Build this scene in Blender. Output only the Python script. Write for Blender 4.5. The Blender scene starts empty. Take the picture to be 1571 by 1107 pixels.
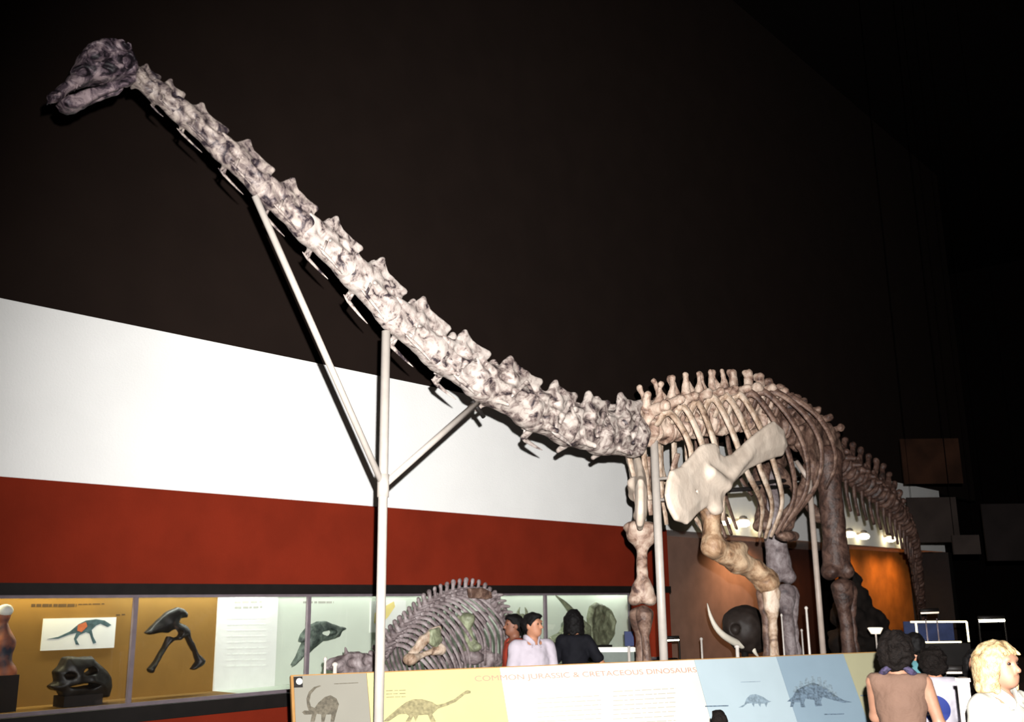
import bpy, math, random
import numpy as np
from mathutils import Vector, Matrix

# ------------------------------------------------------------------ camera
# world: +X runs along the hall's left wall (away from the viewer), +Y points at that wall, Z up
EYE = 1.75
FPX, PITCH, ROLL, AZ = 1527.0, math.radians(13.54), math.radians(0.668), math.radians(41.54)
F0 = Vector((math.cos(AZ), math.sin(AZ), 0)); R0 = Vector((math.sin(AZ), -math.cos(AZ), 0)); Z0 = Vector((0, 0, 1))
FW = F0 * math.cos(PITCH) + Z0 * math.sin(PITCH)
UP = Z0 * math.cos(PITCH) - F0 * math.sin(PITCH)
CR = R0 * math.cos(ROLL) - UP * math.sin(ROLL)
CU = UP * math.cos(ROLL) + R0 * math.sin(ROLL)
CAM = Vector((0, 0, EYE))
scene = bpy.context.scene
col = scene.collection
cd = bpy.data.cameras.new('camera'); cd.sensor_fit = 'HORIZONTAL'; cd.sensor_width = 36; cd.lens = FPX / 1571 * 36
cd.clip_end = 300
cam = bpy.data.objects.new('camera', cd); col.objects.link(cam)
cam.matrix_world = Matrix(((CR.x, CU.x, -FW.x, 0), (CR.y, CU.y, -FW.y, 0), (CR.z, CU.z, -FW.z, EYE), (0, 0, 0, 1)))
scene.camera = cam
# ------------------------------------------------------------------ light
w = bpy.data.worlds.new('world'); scene.world = w; w.use_nodes = True
w.node_tree.nodes['Background'].inputs[0].default_value = (1.0, 0.8, 0.65, 1)
w.node_tree.nodes['Background'].inputs[1].default_value = 0.0012
def lamp(name, kind, loc, power, color=(1, 1, 1), aim=None, **kw):
    l = bpy.data.lights.new(name, kind); l.energy = power; l.color = color
    for k, v in kw.items(): setattr(l, k, v)
    o = bpy.data.objects.new(name, l); col.objects.link(o); o.location = loc
    if aim is not None: o.rotation_euler = (Vector(aim) - Vector(loc)).to_track_quat('-Z', 'Y').to_euler()
    return o
def ray(px, py): return FW * FPX + CR * (px - 785.5) - CU * (py - 553.5)
FLASH_AT = CAM + R0 * 0.08 + Z0 * 0.20
lamp('camera_flash', 'SPOT', FLASH_AT, 11800, (1.0, 0.985, 0.965), aim=FLASH_AT + ray(1010, 725),
     spot_size=math.radians(88), spot_blend=1.0, shadow_soft_size=0.02)
vs = scene.view_settings
vs.view_transform = 'Standard'; vs.look = 'None'; vs.exposure = 0.0; vs.gamma = 1.0; vs.use_curve_mapping = False

# ------------------------------------------------------------------ place helpers
def onY(px, py, y):
    r = ray(px, py); return CAM + r * (y / r.y)
def onZ(px, py, z):
    r = ray(px, py); return CAM + r * ((z - EYE) / r.z)
def atD(px, py, D):
    r = ray(px, py); return CAM + r * (D / r.dot(F0))
def onP(px, py, p0, n):
    r = ray(px, py); return CAM + r * ((p0 - CAM).dot(n) / r.dot(n))
def srgb(r, g, b):
    f = lambda c: (c / 255 / 12.92) if c / 255 <= 0.04045 else ((c / 255 + 0.055) / 1.055) ** 2.4
    return (f(r), f(g), f(b), 1)

# ------------------------------------------------------------------ materials
MATS = {}
def nodes(name):
    m = bpy.data.materials.new(name); m.use_nodes = True
    nt = m.node_tree; return m, nt, nt.nodes['Principled BSDF']
def mat(name, c, rough=0.7, var=0.15, scale=8.0, metal=0.0, bump=0.0, bscale=60, spec=0.3, c2=None, detail=4):
    if name in MATS: return MATS[name]
    m, nt, b = nodes(name); N = nt.nodes; L = nt.links
    tc = N.new('ShaderNodeTexCoord'); no = N.new('ShaderNodeTexNoise'); no.inputs['Scale'].default_value = scale
    no.inputs['Detail'].default_value = detail
    L.new(tc.outputs['Object'], no.inputs['Vector'])
    cr = N.new('ShaderNodeValToRGB'); L.new(no.outputs['Fac'], cr.inputs['Fac'])
    d = c2 if c2 else tuple(x * (1 - var) for x in c[:3]) + (1,)
    e = tuple(min(1, x * (1 + var * 0.6)) for x in c[:3]) + (1,) if not c2 else c
    cr.color_ramp.elements[0].position = 0.35; cr.color_ramp.elements[1].position = 0.65
    cr.color_ramp.elements[0].color = d; cr.color_ramp.elements[1].color = e
    L.new(cr.outputs['Color'], b.inputs['Base Color'])
    b.inputs['Roughness'].default_value = rough; b.inputs['Metallic'].default_value = metal
    b.inputs['Specular IOR Level'].default_value = spec
    if bump:
        n2 = N.new('ShaderNodeTexNoise'); n2.inputs['Scale'].default_value = bscale; L.new(tc.outputs['Object'], n2.inputs['Vector'])
        bp = N.new('ShaderNodeBump'); bp.inputs['Strength'].default_value = bump; bp.inputs['Distance'].default_value = 0.01
        L.new(n2.outputs['Fac'], bp.inputs['Height']); L.new(bp.outputs['Normal'], b.inputs['Normal'])
    MATS[name] = m; return m
def bone(name, light, mid, dark, scale=7.0, p=(0.3, 0.5, 0.62), bump=0.35):
    """fossil bone: pale surface with brown and grey-violet stains; some tones also stand in for shade"""
    m, nt, b = nodes(name); N = nt.nodes; L = nt.links
    tc = N.new('ShaderNodeTexCoord'); oi = N.new('ShaderNodeObjectInfo')
    ad = N.new('ShaderNodeVectorMath'); ad.operation = 'ADD'
    mu = N.new('ShaderNodeMath'); mu.operation = 'MULTIPLY'; mu.inputs[1].default_value = 37.0
    L.new(oi.outputs['Random'], mu.inputs[0]); L.new(tc.outputs['Object'], ad.inputs[0]); L.new(mu.outputs[0], ad.inputs[1])
    n1 = N.new('ShaderNodeTexNoise'); n1.inputs['Scale'].default_value = scale; n1.inputs['Detail'].default_value = 6
    n1.inputs['Roughness'].default_value = 0.65; n1.inputs['Distortion'].default_value = 0.6
    L.new(ad.outputs[0], n1.inputs['Vector'])
    cr = N.new('ShaderNodeValToRGB'); L.new(n1.outputs['Fac'], cr.inputs['Fac'])
    el = cr.color_ramp.elements; el[0].position = p[0]; el[0].color = dark; el[1].position = p[2]; el[1].color = light
    e = el.new(p[1]); e.color = mid
    L.new(cr.outputs['Color'], b.inputs['Base Color'])
    n2 = N.new('ShaderNodeTexNoise'); n2.inputs['Scale'].default_value = 30; n2.inputs['Detail'].default_value = 5
    L.new(ad.outputs[0], n2.inputs['Vector'])
    bp = N.new('ShaderNodeBump'); bp.inputs['Strength'].default_value = bump; bp.inputs['Distance'].default_value = 0.03
    L.new(n2.outputs['Fac'], bp.inputs['Height']); L.new(bp.outputs['Normal'], b.inputs['Normal'])
    b.inputs['Roughness'].default_value = 0.55; b.inputs['Specular IOR Level'].default_value = 0.35
    MATS[name] = m; return m
def emit(name, c, s):
    m, nt, b = nodes(name); b.inputs['Base Color'].default_value = c
    b.inputs['Emission Color'].default_value = c; b.inputs['Emission Strength'].default_value = s
    MATS[name] = m; return m
def glassy(name, tint=(1, 1, 1, 1), refl=0.06):
    m = bpy.data.materials.new(name); m.use_nodes = True; nt = m.node_tree; N = nt.nodes; L = nt.links
    N.remove(N['Principled BSDF'])
    t = N.new('ShaderNodeBsdfTransparent'); t.inputs[0].default_value = tint
    g = N.new('ShaderNodeBsdfGlossy'); g.inputs['Roughness'].default_value = 0.02
    lw = N.new('ShaderNodeLayerWeight'); pw = N.new('ShaderNodeMath'); pw.operation = 'POWER'; pw.inputs[1].default_value = 5.0
    ma = N.new('ShaderNodeMath'); ma.operation = 'MULTIPLY_ADD'; ma.inputs[1].default_value = 0.6; ma.inputs[2].default_value = refl * 0.4
    L.new(lw.outputs['Facing'], pw.inputs[0]); L.new(pw.outputs[0], ma.inputs[0])
    mx = N.new('ShaderNodeMixShader'); L.new(ma.outputs[0], mx.inputs[0]); L.new(t.outputs[0], mx.inputs[1]); L.new(g.outputs[0], mx.inputs[2])
    L.new(mx.outputs[0], N['Material Output'].inputs['Surface']); MATS[name] = m; return m

BONE_PALE = bone('bone_pale', srgb(166, 156, 149), srgb(134, 121, 115), srgb(42, 33, 37), 10, (0.37, 0.45, 0.57), 0.14)
BONE_NECK = bone('bone_neck', srgb(160, 147, 138), srgb(108, 95, 92), srgb(36, 28, 34), 11, (0.39, 0.47, 0.6), 0.16)  # upper-neck tones darkened in place of the flash falling off
BONE_BASE = bone('bone_neck_base', srgb(166, 155, 147), srgb(112, 98, 93), srgb(34, 26, 30), 9, (0.375, 0.455, 0.575), 0.2)  # darker stains also carry the shade of the neck-base cavities
BONE_SKULL = bone('bone_skull', srgb(150, 132, 134), srgb(80, 66, 74), srgb(20, 14, 20), 11, (0.42, 0.5, 0.62), 0.2)  # dark skull tone; stain contrast also stands in for shade in its holes
BONE_BACK = bone('bone_back', srgb(176, 156, 140), srgb(136, 110, 95), srgb(66, 46, 40), 7, (0.34, 0.45, 0.6), 0.3)
BONE_BROWN = bone('bone_brown', srgb(128, 104, 90), srgb(86, 64, 54), srgb(40, 28, 25), 8, (0.32, 0.48, 0.68))
BONE_TAIL = bone('bone_tail', srgb(90, 67, 57), srgb(60, 41, 34), srgb(28, 19, 16), 9, (0.32, 0.48, 0.68))
BONE_RIB = bone('bone_rib', srgb(182, 165, 148), srgb(146, 122, 102), srgb(78, 58, 46), 6, (0.32, 0.44, 0.6))
BONE_PLASTER = bone('bone_plaster', srgb(204, 189, 173), srgb(193, 177, 161), srgb(172, 156, 141), 3, (0.25, 0.45, 0.65), 0.12)
BONE_GREY = bone('bone_grey', srgb(140, 130, 130), srgb(104, 92, 92), srgb(60, 50, 52), 7, (0.3, 0.46, 0.66))
PIPE = mat('painted_pipe', srgb(164, 156, 148), 0.4, 0.06, 12, spec=0.5)
BLACK = mat('black_paint', srgb(22, 18, 16), 0.6, 0.2)
DARK = mat('dark_fossil', srgb(26, 24, 22), 0.5, 0.4, 14)

# ------------------------------------------------------------------ object helpers
WORLD = {}
def tag(o, label=None, cat=None, group=None, kind=None):
    if label: o['label'] = label
    if cat: o['category'] = cat
    if group: o['group'] = group
    if kind: o['kind'] = kind
    return o
def thing(name, loc, label, cat, group=None, rz=0.0):
    o = bpy.data.objects.new(name, None); o.empty_display_size = 0.1; col.objects.link(o)
    o.location = loc; o.rotation_euler = (0, 0, rz); tag(o, label, cat, group)
    WORLD[o.name] = Matrix.Translation(Vector(loc)) @ Matrix.Rotation(rz, 4, 'Z'); return o
def mesh(verts, faces, smooth=True):
    me = bpy.data.meshes.new('m')
    v = np.asarray(verts, dtype=np.float64).reshape(-1, 3)
    if isinstance(faces, np.ndarray):
        n = len(faces); k = faces.shape[1]
        me.vertices.add(len(v)); me.vertices.foreach_set('co', v.astype(np.float32).ravel())
        me.loops.add(n * k); me.loops.foreach_set('vertex_index', faces.astype(np.int32).ravel())
        me.polygons.add(n); me.polygons.foreach_set('loop_start', np.arange(0, n * k, k, dtype=np.int32))
        me.update(calc_edges=True)
    else:
        me.from_pydata([tuple(x) for x in v], [], faces); me.update()
    if smooth: me.polygons.foreach_set('use_smooth', np.ones(len(me.polygons), dtype=bool))
    me.validate(); return me
def obj(name, me, m, parent=None, M=None, label=None):
    """M is the world matrix of the mesh's own frame; without it the mesh is in its parent's frame"""
    o = bpy.data.objects.new(name, me); col.objects.link(o)
    if m is not None and not me.materials: me.materials.append(m)
    if parent is not None:
        o.parent = parent; PW = WORLD[parent.name]
        if M is None: M = PW
        o.matrix_basis = PW.inverted() @ M
    else:
        M = M or Matrix.Identity(4); o.matrix_basis = M
    WORLD[o.name] = M.copy()
    if label: o['label'] = label
    return o
def wobj(name, me, m, parent=None, label=None):
    """mesh given in world coordinates; the origin is moved to its middle"""
    n = len(me.vertices); a = np.zeros(n * 3, dtype=np.float32); me.vertices.foreach_get('co', a); a = a.reshape(-1, 3)
    c = (a.min(0) + a.max(0)) / 2; me.vertices.foreach_set('co', (a - c).ravel()); me.update()
    return obj(name, me, m, parent, Matrix.Translation(Vector([float(t) for t in c])), label)
def struct(name, me, m, parent=None):
    o = wobj(name, me, m, parent)
    if parent is None: o['kind'] = 'structure'
    return o
def boxm(lo, hi, bev=0.0):
    x0, y0, z0 = lo; x1, y1, z1 = hi
    if not bev:
        v = [(x0, y0, z0), (x1, y0, z0), (x1, y1, z0), (x0, y1, z0), (x0, y0, z1), (x1, y0, z1), (x1, y1, z1), (x0, y1, z1)]
        return mesh(v, [(0, 3, 2, 1), (4, 5, 6, 7), (0, 1, 5, 4), (1, 2, 6, 5), (2, 3, 7, 6), (3, 0, 4, 7)], False)
    b = bev; v = []
    for z, i in ((z0, b), (z0 + b, 0), (z1 - b, 0), (z1, b)):
        X0, X1, Y0, Y1 = x0 + i, x1 - i, y0 + i, y1 - i
        v += [(X0 + b, Y0, z), (X1 - b, Y0, z), (X1, Y0 + b, z), (X1, Y1 - b, z), (X1 - b, Y1, z), (X0 + b, Y1, z), (X0, Y1 - b, z), (X0, Y0 + b, z)]
    f = [tuple(range(7, -1, -1)), tuple(range(24, 32))]
    for r in range(3):
        for i in range(8):
            a = r * 8 + i; c = r * 8 + (i + 1) % 8; f.append((a, c, c + 8, a + 8))
    return mesh(v, f, False)
def spline(pts, n=8):
    P = [np.array(p, float) for p in pts]; P = [2 * P[0] - P[1]] + P + [2 * P[-1] - P[-2]]; out = []
    for i in range(1, len(P) - 2):
        for k in range(n):
            t = k / n; a, b, c, d = P[i - 1], P[i], P[i + 1], P[i + 2]
            out.append(0.5 * (2 * b + (c - a) * t + (2 * a - 5 * b + 4 * c - d) * t * t + (3 * b - a - 3 * c + d) * t ** 3))
    out.append(P[-2]); return out
def sweep(pts, rad, seg=8, flat=1.0, ref=(0, 1, 0), cap=True):
    """tube along pts; rad one number or one per point; flat squashes it across ref"""
    P = [np.array(p, float) for p in pts]; n = len(P)
    if np.isscalar(rad): rad = [rad] * n
    if len(rad) != n: rad = np.interp(np.linspace(0, 1, n), np.linspace(0, 1, len(rad)), rad)
    V = []; ref = np.array(ref, float)
    for i in range(n):
        d = P[min(i + 1, n - 1)] - P[max(i - 1, 0)]; d /= np.linalg.norm(d) + 1e-9
        a = ref - d * ref.dot(d)
        if np.linalg.norm(a) < 1e-3: a = np.array((1.0, 0.13, 0)) - d * d[0]
        a /= np.linalg.norm(a); b = np.cross(d, a)
        for k in range(seg):
            t = 2 * math.pi * k / seg; V.append(P[i] + rad[i] * (a * math.cos(t) * flat + b * math.sin(t)))
    Fc = []
    for i in range(n - 1):
        for k in range(seg):
            q = (k + 1) % seg; Fc.append((i * seg + k, i * seg + q, (i + 1) * seg + q, (i + 1) * seg + k))
    if cap: Fc.append(tuple(range(seg - 1, -1, -1))); Fc.append(tuple((n - 1) * seg + k for k in range(seg)))
    return mesh(V, Fc)
def join(meshes):
    V = []; Fc = []; off = 0
    for me in meshes:
        V += [tuple(v.co) for v in me.vertices]; Fc += [tuple(i + off for i in p.vertices) for p in me.polygons]
        off += len(me.vertices); sm = me.polygons[0].use_smooth; bpy.data.meshes.remove(me)
    return mesh(V, Fc, sm)
def lathe(profile, seg=16, c=(0, 0, 0)):
    V = []; Fc = []
    for r, z in profile:
        for k in range(seg):
            t = 2 * math.pi * k / seg; V.append((c[0] + r * math.cos(t), c[1] + r * math.sin(t), c[2] + z))
    for i in range(len(profile) - 1):
        for k in range(seg):
            q = (k + 1) % seg; Fc.append((i * seg + k, i * seg + q, (i + 1) * seg + q, (i + 1) * seg + k))
    Fc.append(tuple(range(seg - 1, -1, -1))); Fc.append(tuple((len(profile) - 1) * seg + k for k in range(seg)))
    return mesh(V, Fc)

# ------------------------------------------------------------------ signed-distance modelling (bones, bodies)
_rs = np.random.RandomState(7); _LAT = _rs.rand(24, 24, 24) * 2 - 1
def vnoise(X, Y, Z, s, off=0.0):
    x = (X * s + off) % 24; y = (Y * s + off * 1.7) % 24; z = (Z * s + off * 0.6) % 24
    i = x.astype(int) % 24; j = y.astype(int) % 24; k = z.astype(int) % 24
    fx = x - np.floor(x); fy = y - np.floor(y); fz = z - np.floor(z)
    fx = fx * fx * (3 - 2 * fx); fy = fy * fy * (3 - 2 * fy); fz = fz * fz * (3 - 2 * fz)
    I, J, K = (i + 1) % 24, (j + 1) % 24, (k + 1) % 24; T = _LAT
    a = T[i, j, k] * (1 - fx) + T[I, j, k] * fx; b = T[i, J, k] * (1 - fx) + T[I, J, k] * fx
    c = T[i, j, K] * (1 - fx) + T[I, j, K] * fx; d = T[i, J, K] * (1 - fx) + T[I, J, K] * fx
    return (a * (1 - fy) + b * fy) * (1 - fz) + (c * (1 - fy) + d * fy) * fz
def surfnet(Fd, org, h):
    s = Fd < 0; nx, ny, nz = Fd.shape
    cnt = np.zeros((nx - 1, ny - 1, nz - 1), np.int8)
    for dx in (0, 1):
        for dy in (0, 1):
            for dz in (0, 1): cnt += s[dx:nx - 1 + dx, dy:ny - 1 + dy, dz:nz - 1 + dz]
    m = (cnt > 0) & (cnt < 8); idx = np.argwhere(m); vid = np.full(m.shape, -1, np.int32); vid[m] = np.arange(len(idx))
    pos = np.zeros((len(idx), 3)); num = np.zeros(len(idx))
    i, j, k = idx.T
    for ax in range(3):
        o1, o2 = [a for a in range(3) if a != ax]
        for p in (0, 1):
            for q in (0, 1):
                c = [0, 0, 0]; c[o1] = p; c[o2] = q; e = list(c); e[ax] = 1
                a = Fd[i + c[0], j + c[1], k + c[2]]; b = Fd[i + e[0], j + e[1], k + e[2]]
                x = (a < 0) != (b < 0); t = np.where(x, a / np.where(x, a - b, 1), 0)
                pt = np.zeros((len(idx), 3)); pt[:] = c; pt[:, ax] = t
                pos[x] += pt[x]; num[x] += 1
    V = (idx + pos / num[:, None]) * h + org
    Q = []
    for ax in range(3):
        a = [slice(None)] * 3; b = [slice(None)] * 3; a[ax] = slice(0, -1); b[ax] = slice(1, None)
        sa, sb = s[tuple(a)], s[tuple(b)]; e = np.argwhere(sa != sb)
        o1, o2 = (ax + 1) % 3, (ax + 2) % 3
        ok = (e[:, o1] > 0) & (e[:, o2] > 0) & (e[:, o1] < Fd.shape[o1] - 1) & (e[:, o2] < Fd.shape[o2] - 1); e = e[ok]
        if not len(e): continue
        ins = sa[e[:, 0], e[:, 1], e[:, 2]]
        def g(d1, d2):
            c = e.copy(); c[:, o1] += d1; c[:, o2] += d2; return vid[c[:, 0], c[:, 1], c[:, 2]]
        q = np.stack([g(-1, -1), g(0, -1), g(0, 0), g(-1, 0)], 1); q[~ins] = q[~ins][:, ::-1]; Q.append(q)
    return V, np.concatenate(Q)
class Sdf:
    def __init__(s, fold=False): s.p = []; s.fold = fold; s.post = []
    def cap(s, a, b, ra, rb=None, k=0.03, sub=False): s.p.append(('c', np.array(a, float), np.array(b, float), ra, ra if rb is None else rb, k, sub)); return s
    def ell(s, c, r, k=0.03, sub=False, rot=None): s.p.append(('e', np.array(c, float), np.array(r if not np.isscalar(r) else (r, r, r), float), rot, k, sub)); return s
    def plate(s, poly, y, th, rnd=0.01, k=0.02, sub=False):
        """polygon in (x, z), thickened about y(x, z) by th(x, z)"""
        s.p.append(('p', np.array(poly, float), y, th, rnd, k, sub)); return s
    def cut(s, f): s.post.append(f); return s
    def box(s):
        lo = np.full(3, 1e9); hi = -lo
        for q in s.p:
            if q[-1]: continue
            if q[0] == 'c':
                l = np.minimum(q[1] - q[3], q[2] - q[4]); u = np.maximum(q[1] + q[3], q[2] + q[4])
            elif q[0] == 'e':
                r = q[2] if q[3] is None else np.full(3, q[2].max()); l, u = q[1] - r, q[1] + r
            else:
                y0 = q[2] if np.isscalar(q[2]) else 0; t = 0.15 if not np.isscalar(q[3]) else q[3]
                if not np.isscalar(q[2]): t = 0.6
                l = np.array((q[1][:, 0].min(), y0 - t, q[1][:, 1].min())) - q[4]; u = np.array((q[1][:, 0].max(), y0 + t, q[1][:, 1].max())) + q[4]
            lo = np.minimum(lo, l); hi = np.maximum(hi, u)
        if s.fold: hi[1] = max(hi[1], -lo[1]); lo[1] = -hi[1]
        return lo, hi
    def build(s, h=0.014, noise=0.0, ns=8.0, off=0.0):
        lo, hi = s.box(); pad = 3 * h + noise * 1.5 + 0.012; lo -= pad; hi += pad
        ax = [np.arange(lo[i], hi[i] + h, h) for i in range(3)]
        Fd = np.full([len(a) for a in ax], 0.5)
        ya = np.abs(ax[1]) if s.fold else ax[1]
        for q in s.p:
            k, sub = q[-2], q[-1]
            mg = k + 4 * h + noise * 2
            if q[0] == 'c': l = np.minimum(q[1], q[2]) - max(q[3], q[4]) - mg; u = np.maximum(q[1], q[2]) + max(q[3], q[4]) + mg
            elif q[0] == 'e': r = q[2].max() if q[3] is not None else q[2]; l = q[1] - r - mg; u = q[1] + r + mg
            else: l = np.array((q[1][:, 0].min() - mg, -9, q[1][:, 1].min() - mg)); u = np.array((q[1][:, 0].max() + mg, 9, q[1][:, 1].max() + mg))
            ix = np.where((ax[0] >= l[0]) & (ax[0] <= u[0]))[0]; iz = np.where((ax[2] >= l[2]) & (ax[2] <= u[2]))[0]
            iy = np.where((ya >= l[1]) & (ya <= u[1]))[0]
            if not (len(ix) and len(iy) and len(iz)): continue
            X = ax[0][ix][:, None, None]; Y = ya[iy][None, :, None]; Z = ax[2][iz][None, None, :]
            if q[0] == 'c':
                a, b = q[1], q[2]; d = b - a; L2 = d.dot(d) + 1e-12
                t = np.clip(((X - a[0]) * d[0] + (Y - a[1]) * d[1] + (Z - a[2]) * d[2]) / L2, 0, 1)
                D = np.sqrt((X - a[0] - t * d[0]) ** 2 + (Y - a[1] - t * d[1]) ** 2 + (Z - a[2] - t * d[2]) ** 2) - (q[3] + t * (q[4] - q[3]))
            elif q[0] == 'e':
                x, y, z = X - q[1][0], Y - q[1][1], Z - q[1][2]
                if q[3] is not None:
                    R = q[3]; x, y, z = (R[0][0] * x + R[1][0] * y + R[2][0] * z, R[0][1] * x + R[1][1] * y + R[2][1] * z, R[0][2] * x + R[1][2] * y + R[2][2] * z)
                r = q[2]; k0 = np.sqrt((x / r[0]) ** 2 + (y / r[1]) ** 2 + (z / r[2]) ** 2)
                k1 = np.sqrt((x / r[0] ** 2) ** 2 + (y / r[1] ** 2) ** 2 + (z / r[2] ** 2) ** 2) + 1e-9
                D = k0 * (k0 - 1) / k1
            else:
                P = q[1]; x = X[:, 0, :]; z = Z[:, 0, :]; dd = np.full(np.broadcast(x, z).shape, 1e9); ins = np.zeros(dd.shape, bool)
                n = len(P)
                for i in range(n):
                    a, b = P[i], P[(i + 1) % n]; e = b - a; t = np.clip(((x - a[0]) * e[0] + (z - a[1]) * e[1]) / (e.dot(e) + 1e-12), 0, 1)
                    dd = np.minimum(dd, (x - a[0] - t * e[0]) ** 2 + (z - a[1] - t * e[1]) ** 2)
                    c = ((a[1] > z) != (b[1] > z)) & (x < (b[0] - a[0]) * (z - a[1]) / (b[1] - a[1] + 1e-12) + a[0]); ins ^= c
                d2 = np.sqrt(dd) * np.where(ins, -1, 1)
                yc = q[2] if np.isscalar(q[2]) else q[2](x, z)[:, None, :]
                th = q[3] if np.isscalar(q[3]) else q[3](x, z, d2)[:, None, :]
                d3 = np.abs(Y - yc) - th; r = q[4]; A = d2[:, None, :] + r; B = d3 + r
                D = np.minimum(np.maximum(A, B), 0) + np.sqrt(np.maximum(A, 0) ** 2 + np.maximum(B, 0) ** 2) - r
            sl = np.ix_(ix, iy, iz); f = Fd[sl]
            if sub:
                D = -D; hh = np.clip(0.5 - 0.5 * (f - D) / k, 0, 1); Fd[sl] = f * (1 - hh) + D * hh + k * hh * (1 - hh)
            else:
                hh = np.clip(0.5 + 0.5 * (f - D) / k, 0, 1); Fd[sl] = f * (1 - hh) + D * hh - k * hh * (1 - hh)
        X, Y, Z = ax[0][:, None, None], ax[1][None, :, None], ax[2][None, None, :]
        if noise:
            X3, Y3, Z3 = np.broadcast_arrays(X, Y, Z); near = np.abs(Fd) < 6 * h + noise * 2
            a, b, c = X3[near], Y3[near], Z3[near]
            Fd[near] += noise * (vnoise(a, b, c, ns, off) + 0.5 * vnoise(a, b, c, ns * 2.3, off + 5))
        for f in s.post: Fd = f(Fd, X, Y, Z)
        for i in range(3):
            e = [slice(None)] * 3; e[i] = 0; Fd[tuple(e)] = np.maximum(Fd[tuple(e)], 0.01); e[i] = -1; Fd[tuple(e)] = np.maximum(Fd[tuple(e)], 0.01)
        V, Q = surfnet(Fd, np.array([a[0] for a in ax]), h)
        return mesh(V, Q)
def frame(o, xd, yd=(0, 1, 0)):
    x = Vector(xd).normalized(); y = Vector(yd); z = x.cross(y).normalized(); y = z.cross(x)
    return Matrix(((x.x, y.x, z.x, o[0]), (x.y, y.y, z.y, o[1]), (x.z, y.z, z.z, o[2]), (0, 0, 0, 1)))
# ================================================================== the hall
WY = 10.0                                   # front plane of the left wall
ZA, ZB, ZC, ZG, ZD = 4.71, 2.965, 1.97, 1.855, 0.765
XE = 15.45                                  # where the red wall and its case end
M_WHITE = mat('white_wall_paint', srgb(248, 247, 244), 0.85, 0.03, 1.2, bump=0.25, bscale=45)
M_RED = mat('rust_red_wall', srgb(120, 37, 19), 0.9, 0.10, 2.0, spec=0.1, bump=0.15, bscale=50)
M_UPPER = mat('dark_brown_upper_wall', srgb(33, 24, 20), 0.95, 0.08, 1.5, spec=0.1)
M_VOID = mat('black_ceiling_paint', srgb(14, 10, 9), 0.95, 0.1, spec=0.05)
M_FLOOR = mat('dark_floor', srgb(46, 32, 26), 0.5, 0.3, 3)
struct('floor', boxm((-6, -14, -0.1), (46, 24, 0)), M_FLOOR)
struct('ceiling', boxm((-6, -14, 16), (46, 24, 16.2)), M_VOID)
struct('wall_upper', boxm((-6, WY + 0.25, ZA), (34, WY + 0.45, 16)), M_UPPER)
struct('wall_white', boxm((-6, WY, ZB), (29.9, WY + 0.3, ZA)), M_WHITE)
struct('wall_red', boxm((-6, WY + 0.004, ZC), (XE, WY + 0.3, ZB)), M_RED)
struct('wall_base', boxm((-6, WY + 0.004, 0), (XE, WY + 0.3, ZD - 0.16)), M_RED)
struct('wall_case_end', boxm((XE - 0.2, WY + 0.01, ZD - 0.16), (XE, WY + 0.3, ZC)), M_RED)
struct('wall_far', boxm((45.8, -14, 0), (46, 24, 16)), M_VOID)
struct('wall_right', boxm((-6, -14.2, 0), (46, -14, 16)), M_VOID)
struct('wall_rear', boxm((-6.2, -14, 0), (-6, 24, 16)), M_VOID)
struct('wall_outer', boxm((-6, 24, 0), (46, 24.2, 16)), M_VOID)
struct('trim_1', boxm((-6, WY - 0.03, ZC - 0.115), (XE, WY + 0.28, ZC)), BLACK)

# ---------------------------------------------------- recessed bays beyond the red wall, lit by warm spots
M_BAY = mat('brown_bay_wall', srgb(128, 98, 84), 0.85, 0.12, 3)
M_BAY2 = mat('ochre_bay_wall', srgb(180, 108, 40), 0.8, 0.2, 2.5)
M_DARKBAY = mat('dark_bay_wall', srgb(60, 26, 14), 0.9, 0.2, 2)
BY = WY + 1.15
XB1, XB2, XB3 = onY(1172, 880, BY).x, onY(1289, 880, BY).x, onY(1396, 880, BY).x
struct('wall_bay_side', boxm((XE, WY + 0.3, 0), (XE + 0.12, BY, ZB + 0.0)), M_RED)
struct('wall_bay_back', boxm((XE, BY, 0), (XB1, BY + 0.15, ZB + 0.3)), M_BAY)
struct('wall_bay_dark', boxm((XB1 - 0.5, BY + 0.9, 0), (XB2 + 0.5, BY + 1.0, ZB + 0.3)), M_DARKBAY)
struct('wall_bay_ochre', boxm((XB2, BY, 0), (XB3, BY + 0.15, ZB + 0.3)), M_BAY2)
struct('wall_bay_end', boxm((XB3, WY, 0), (XB3 + 0.3, BY + 0.3, ZB)), BLACK)
struct('wall_bay_soffit', boxm((XE + 0.12, WY + 0.3, ZB + 0.02), (XB3, BY + 1.0, ZB + 0.12)), M_WHITE)
E_WARM = emit('warm_lamp_lens', (1.0, 0.84, 0.5, 1), 7)
CAN = mat('lamp_can', srgb(150, 140, 128), 0.4, 0.05, metal=0.3)
LN = ['left of the brown bay', 'in the middle of the brown bay', 'by the thigh bone of the tall skeleton',
      'at the near end of the ochre bay', 'second along the ochre bay', 'third along the ochre bay', 'at the far end of the ochre bay']
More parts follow.
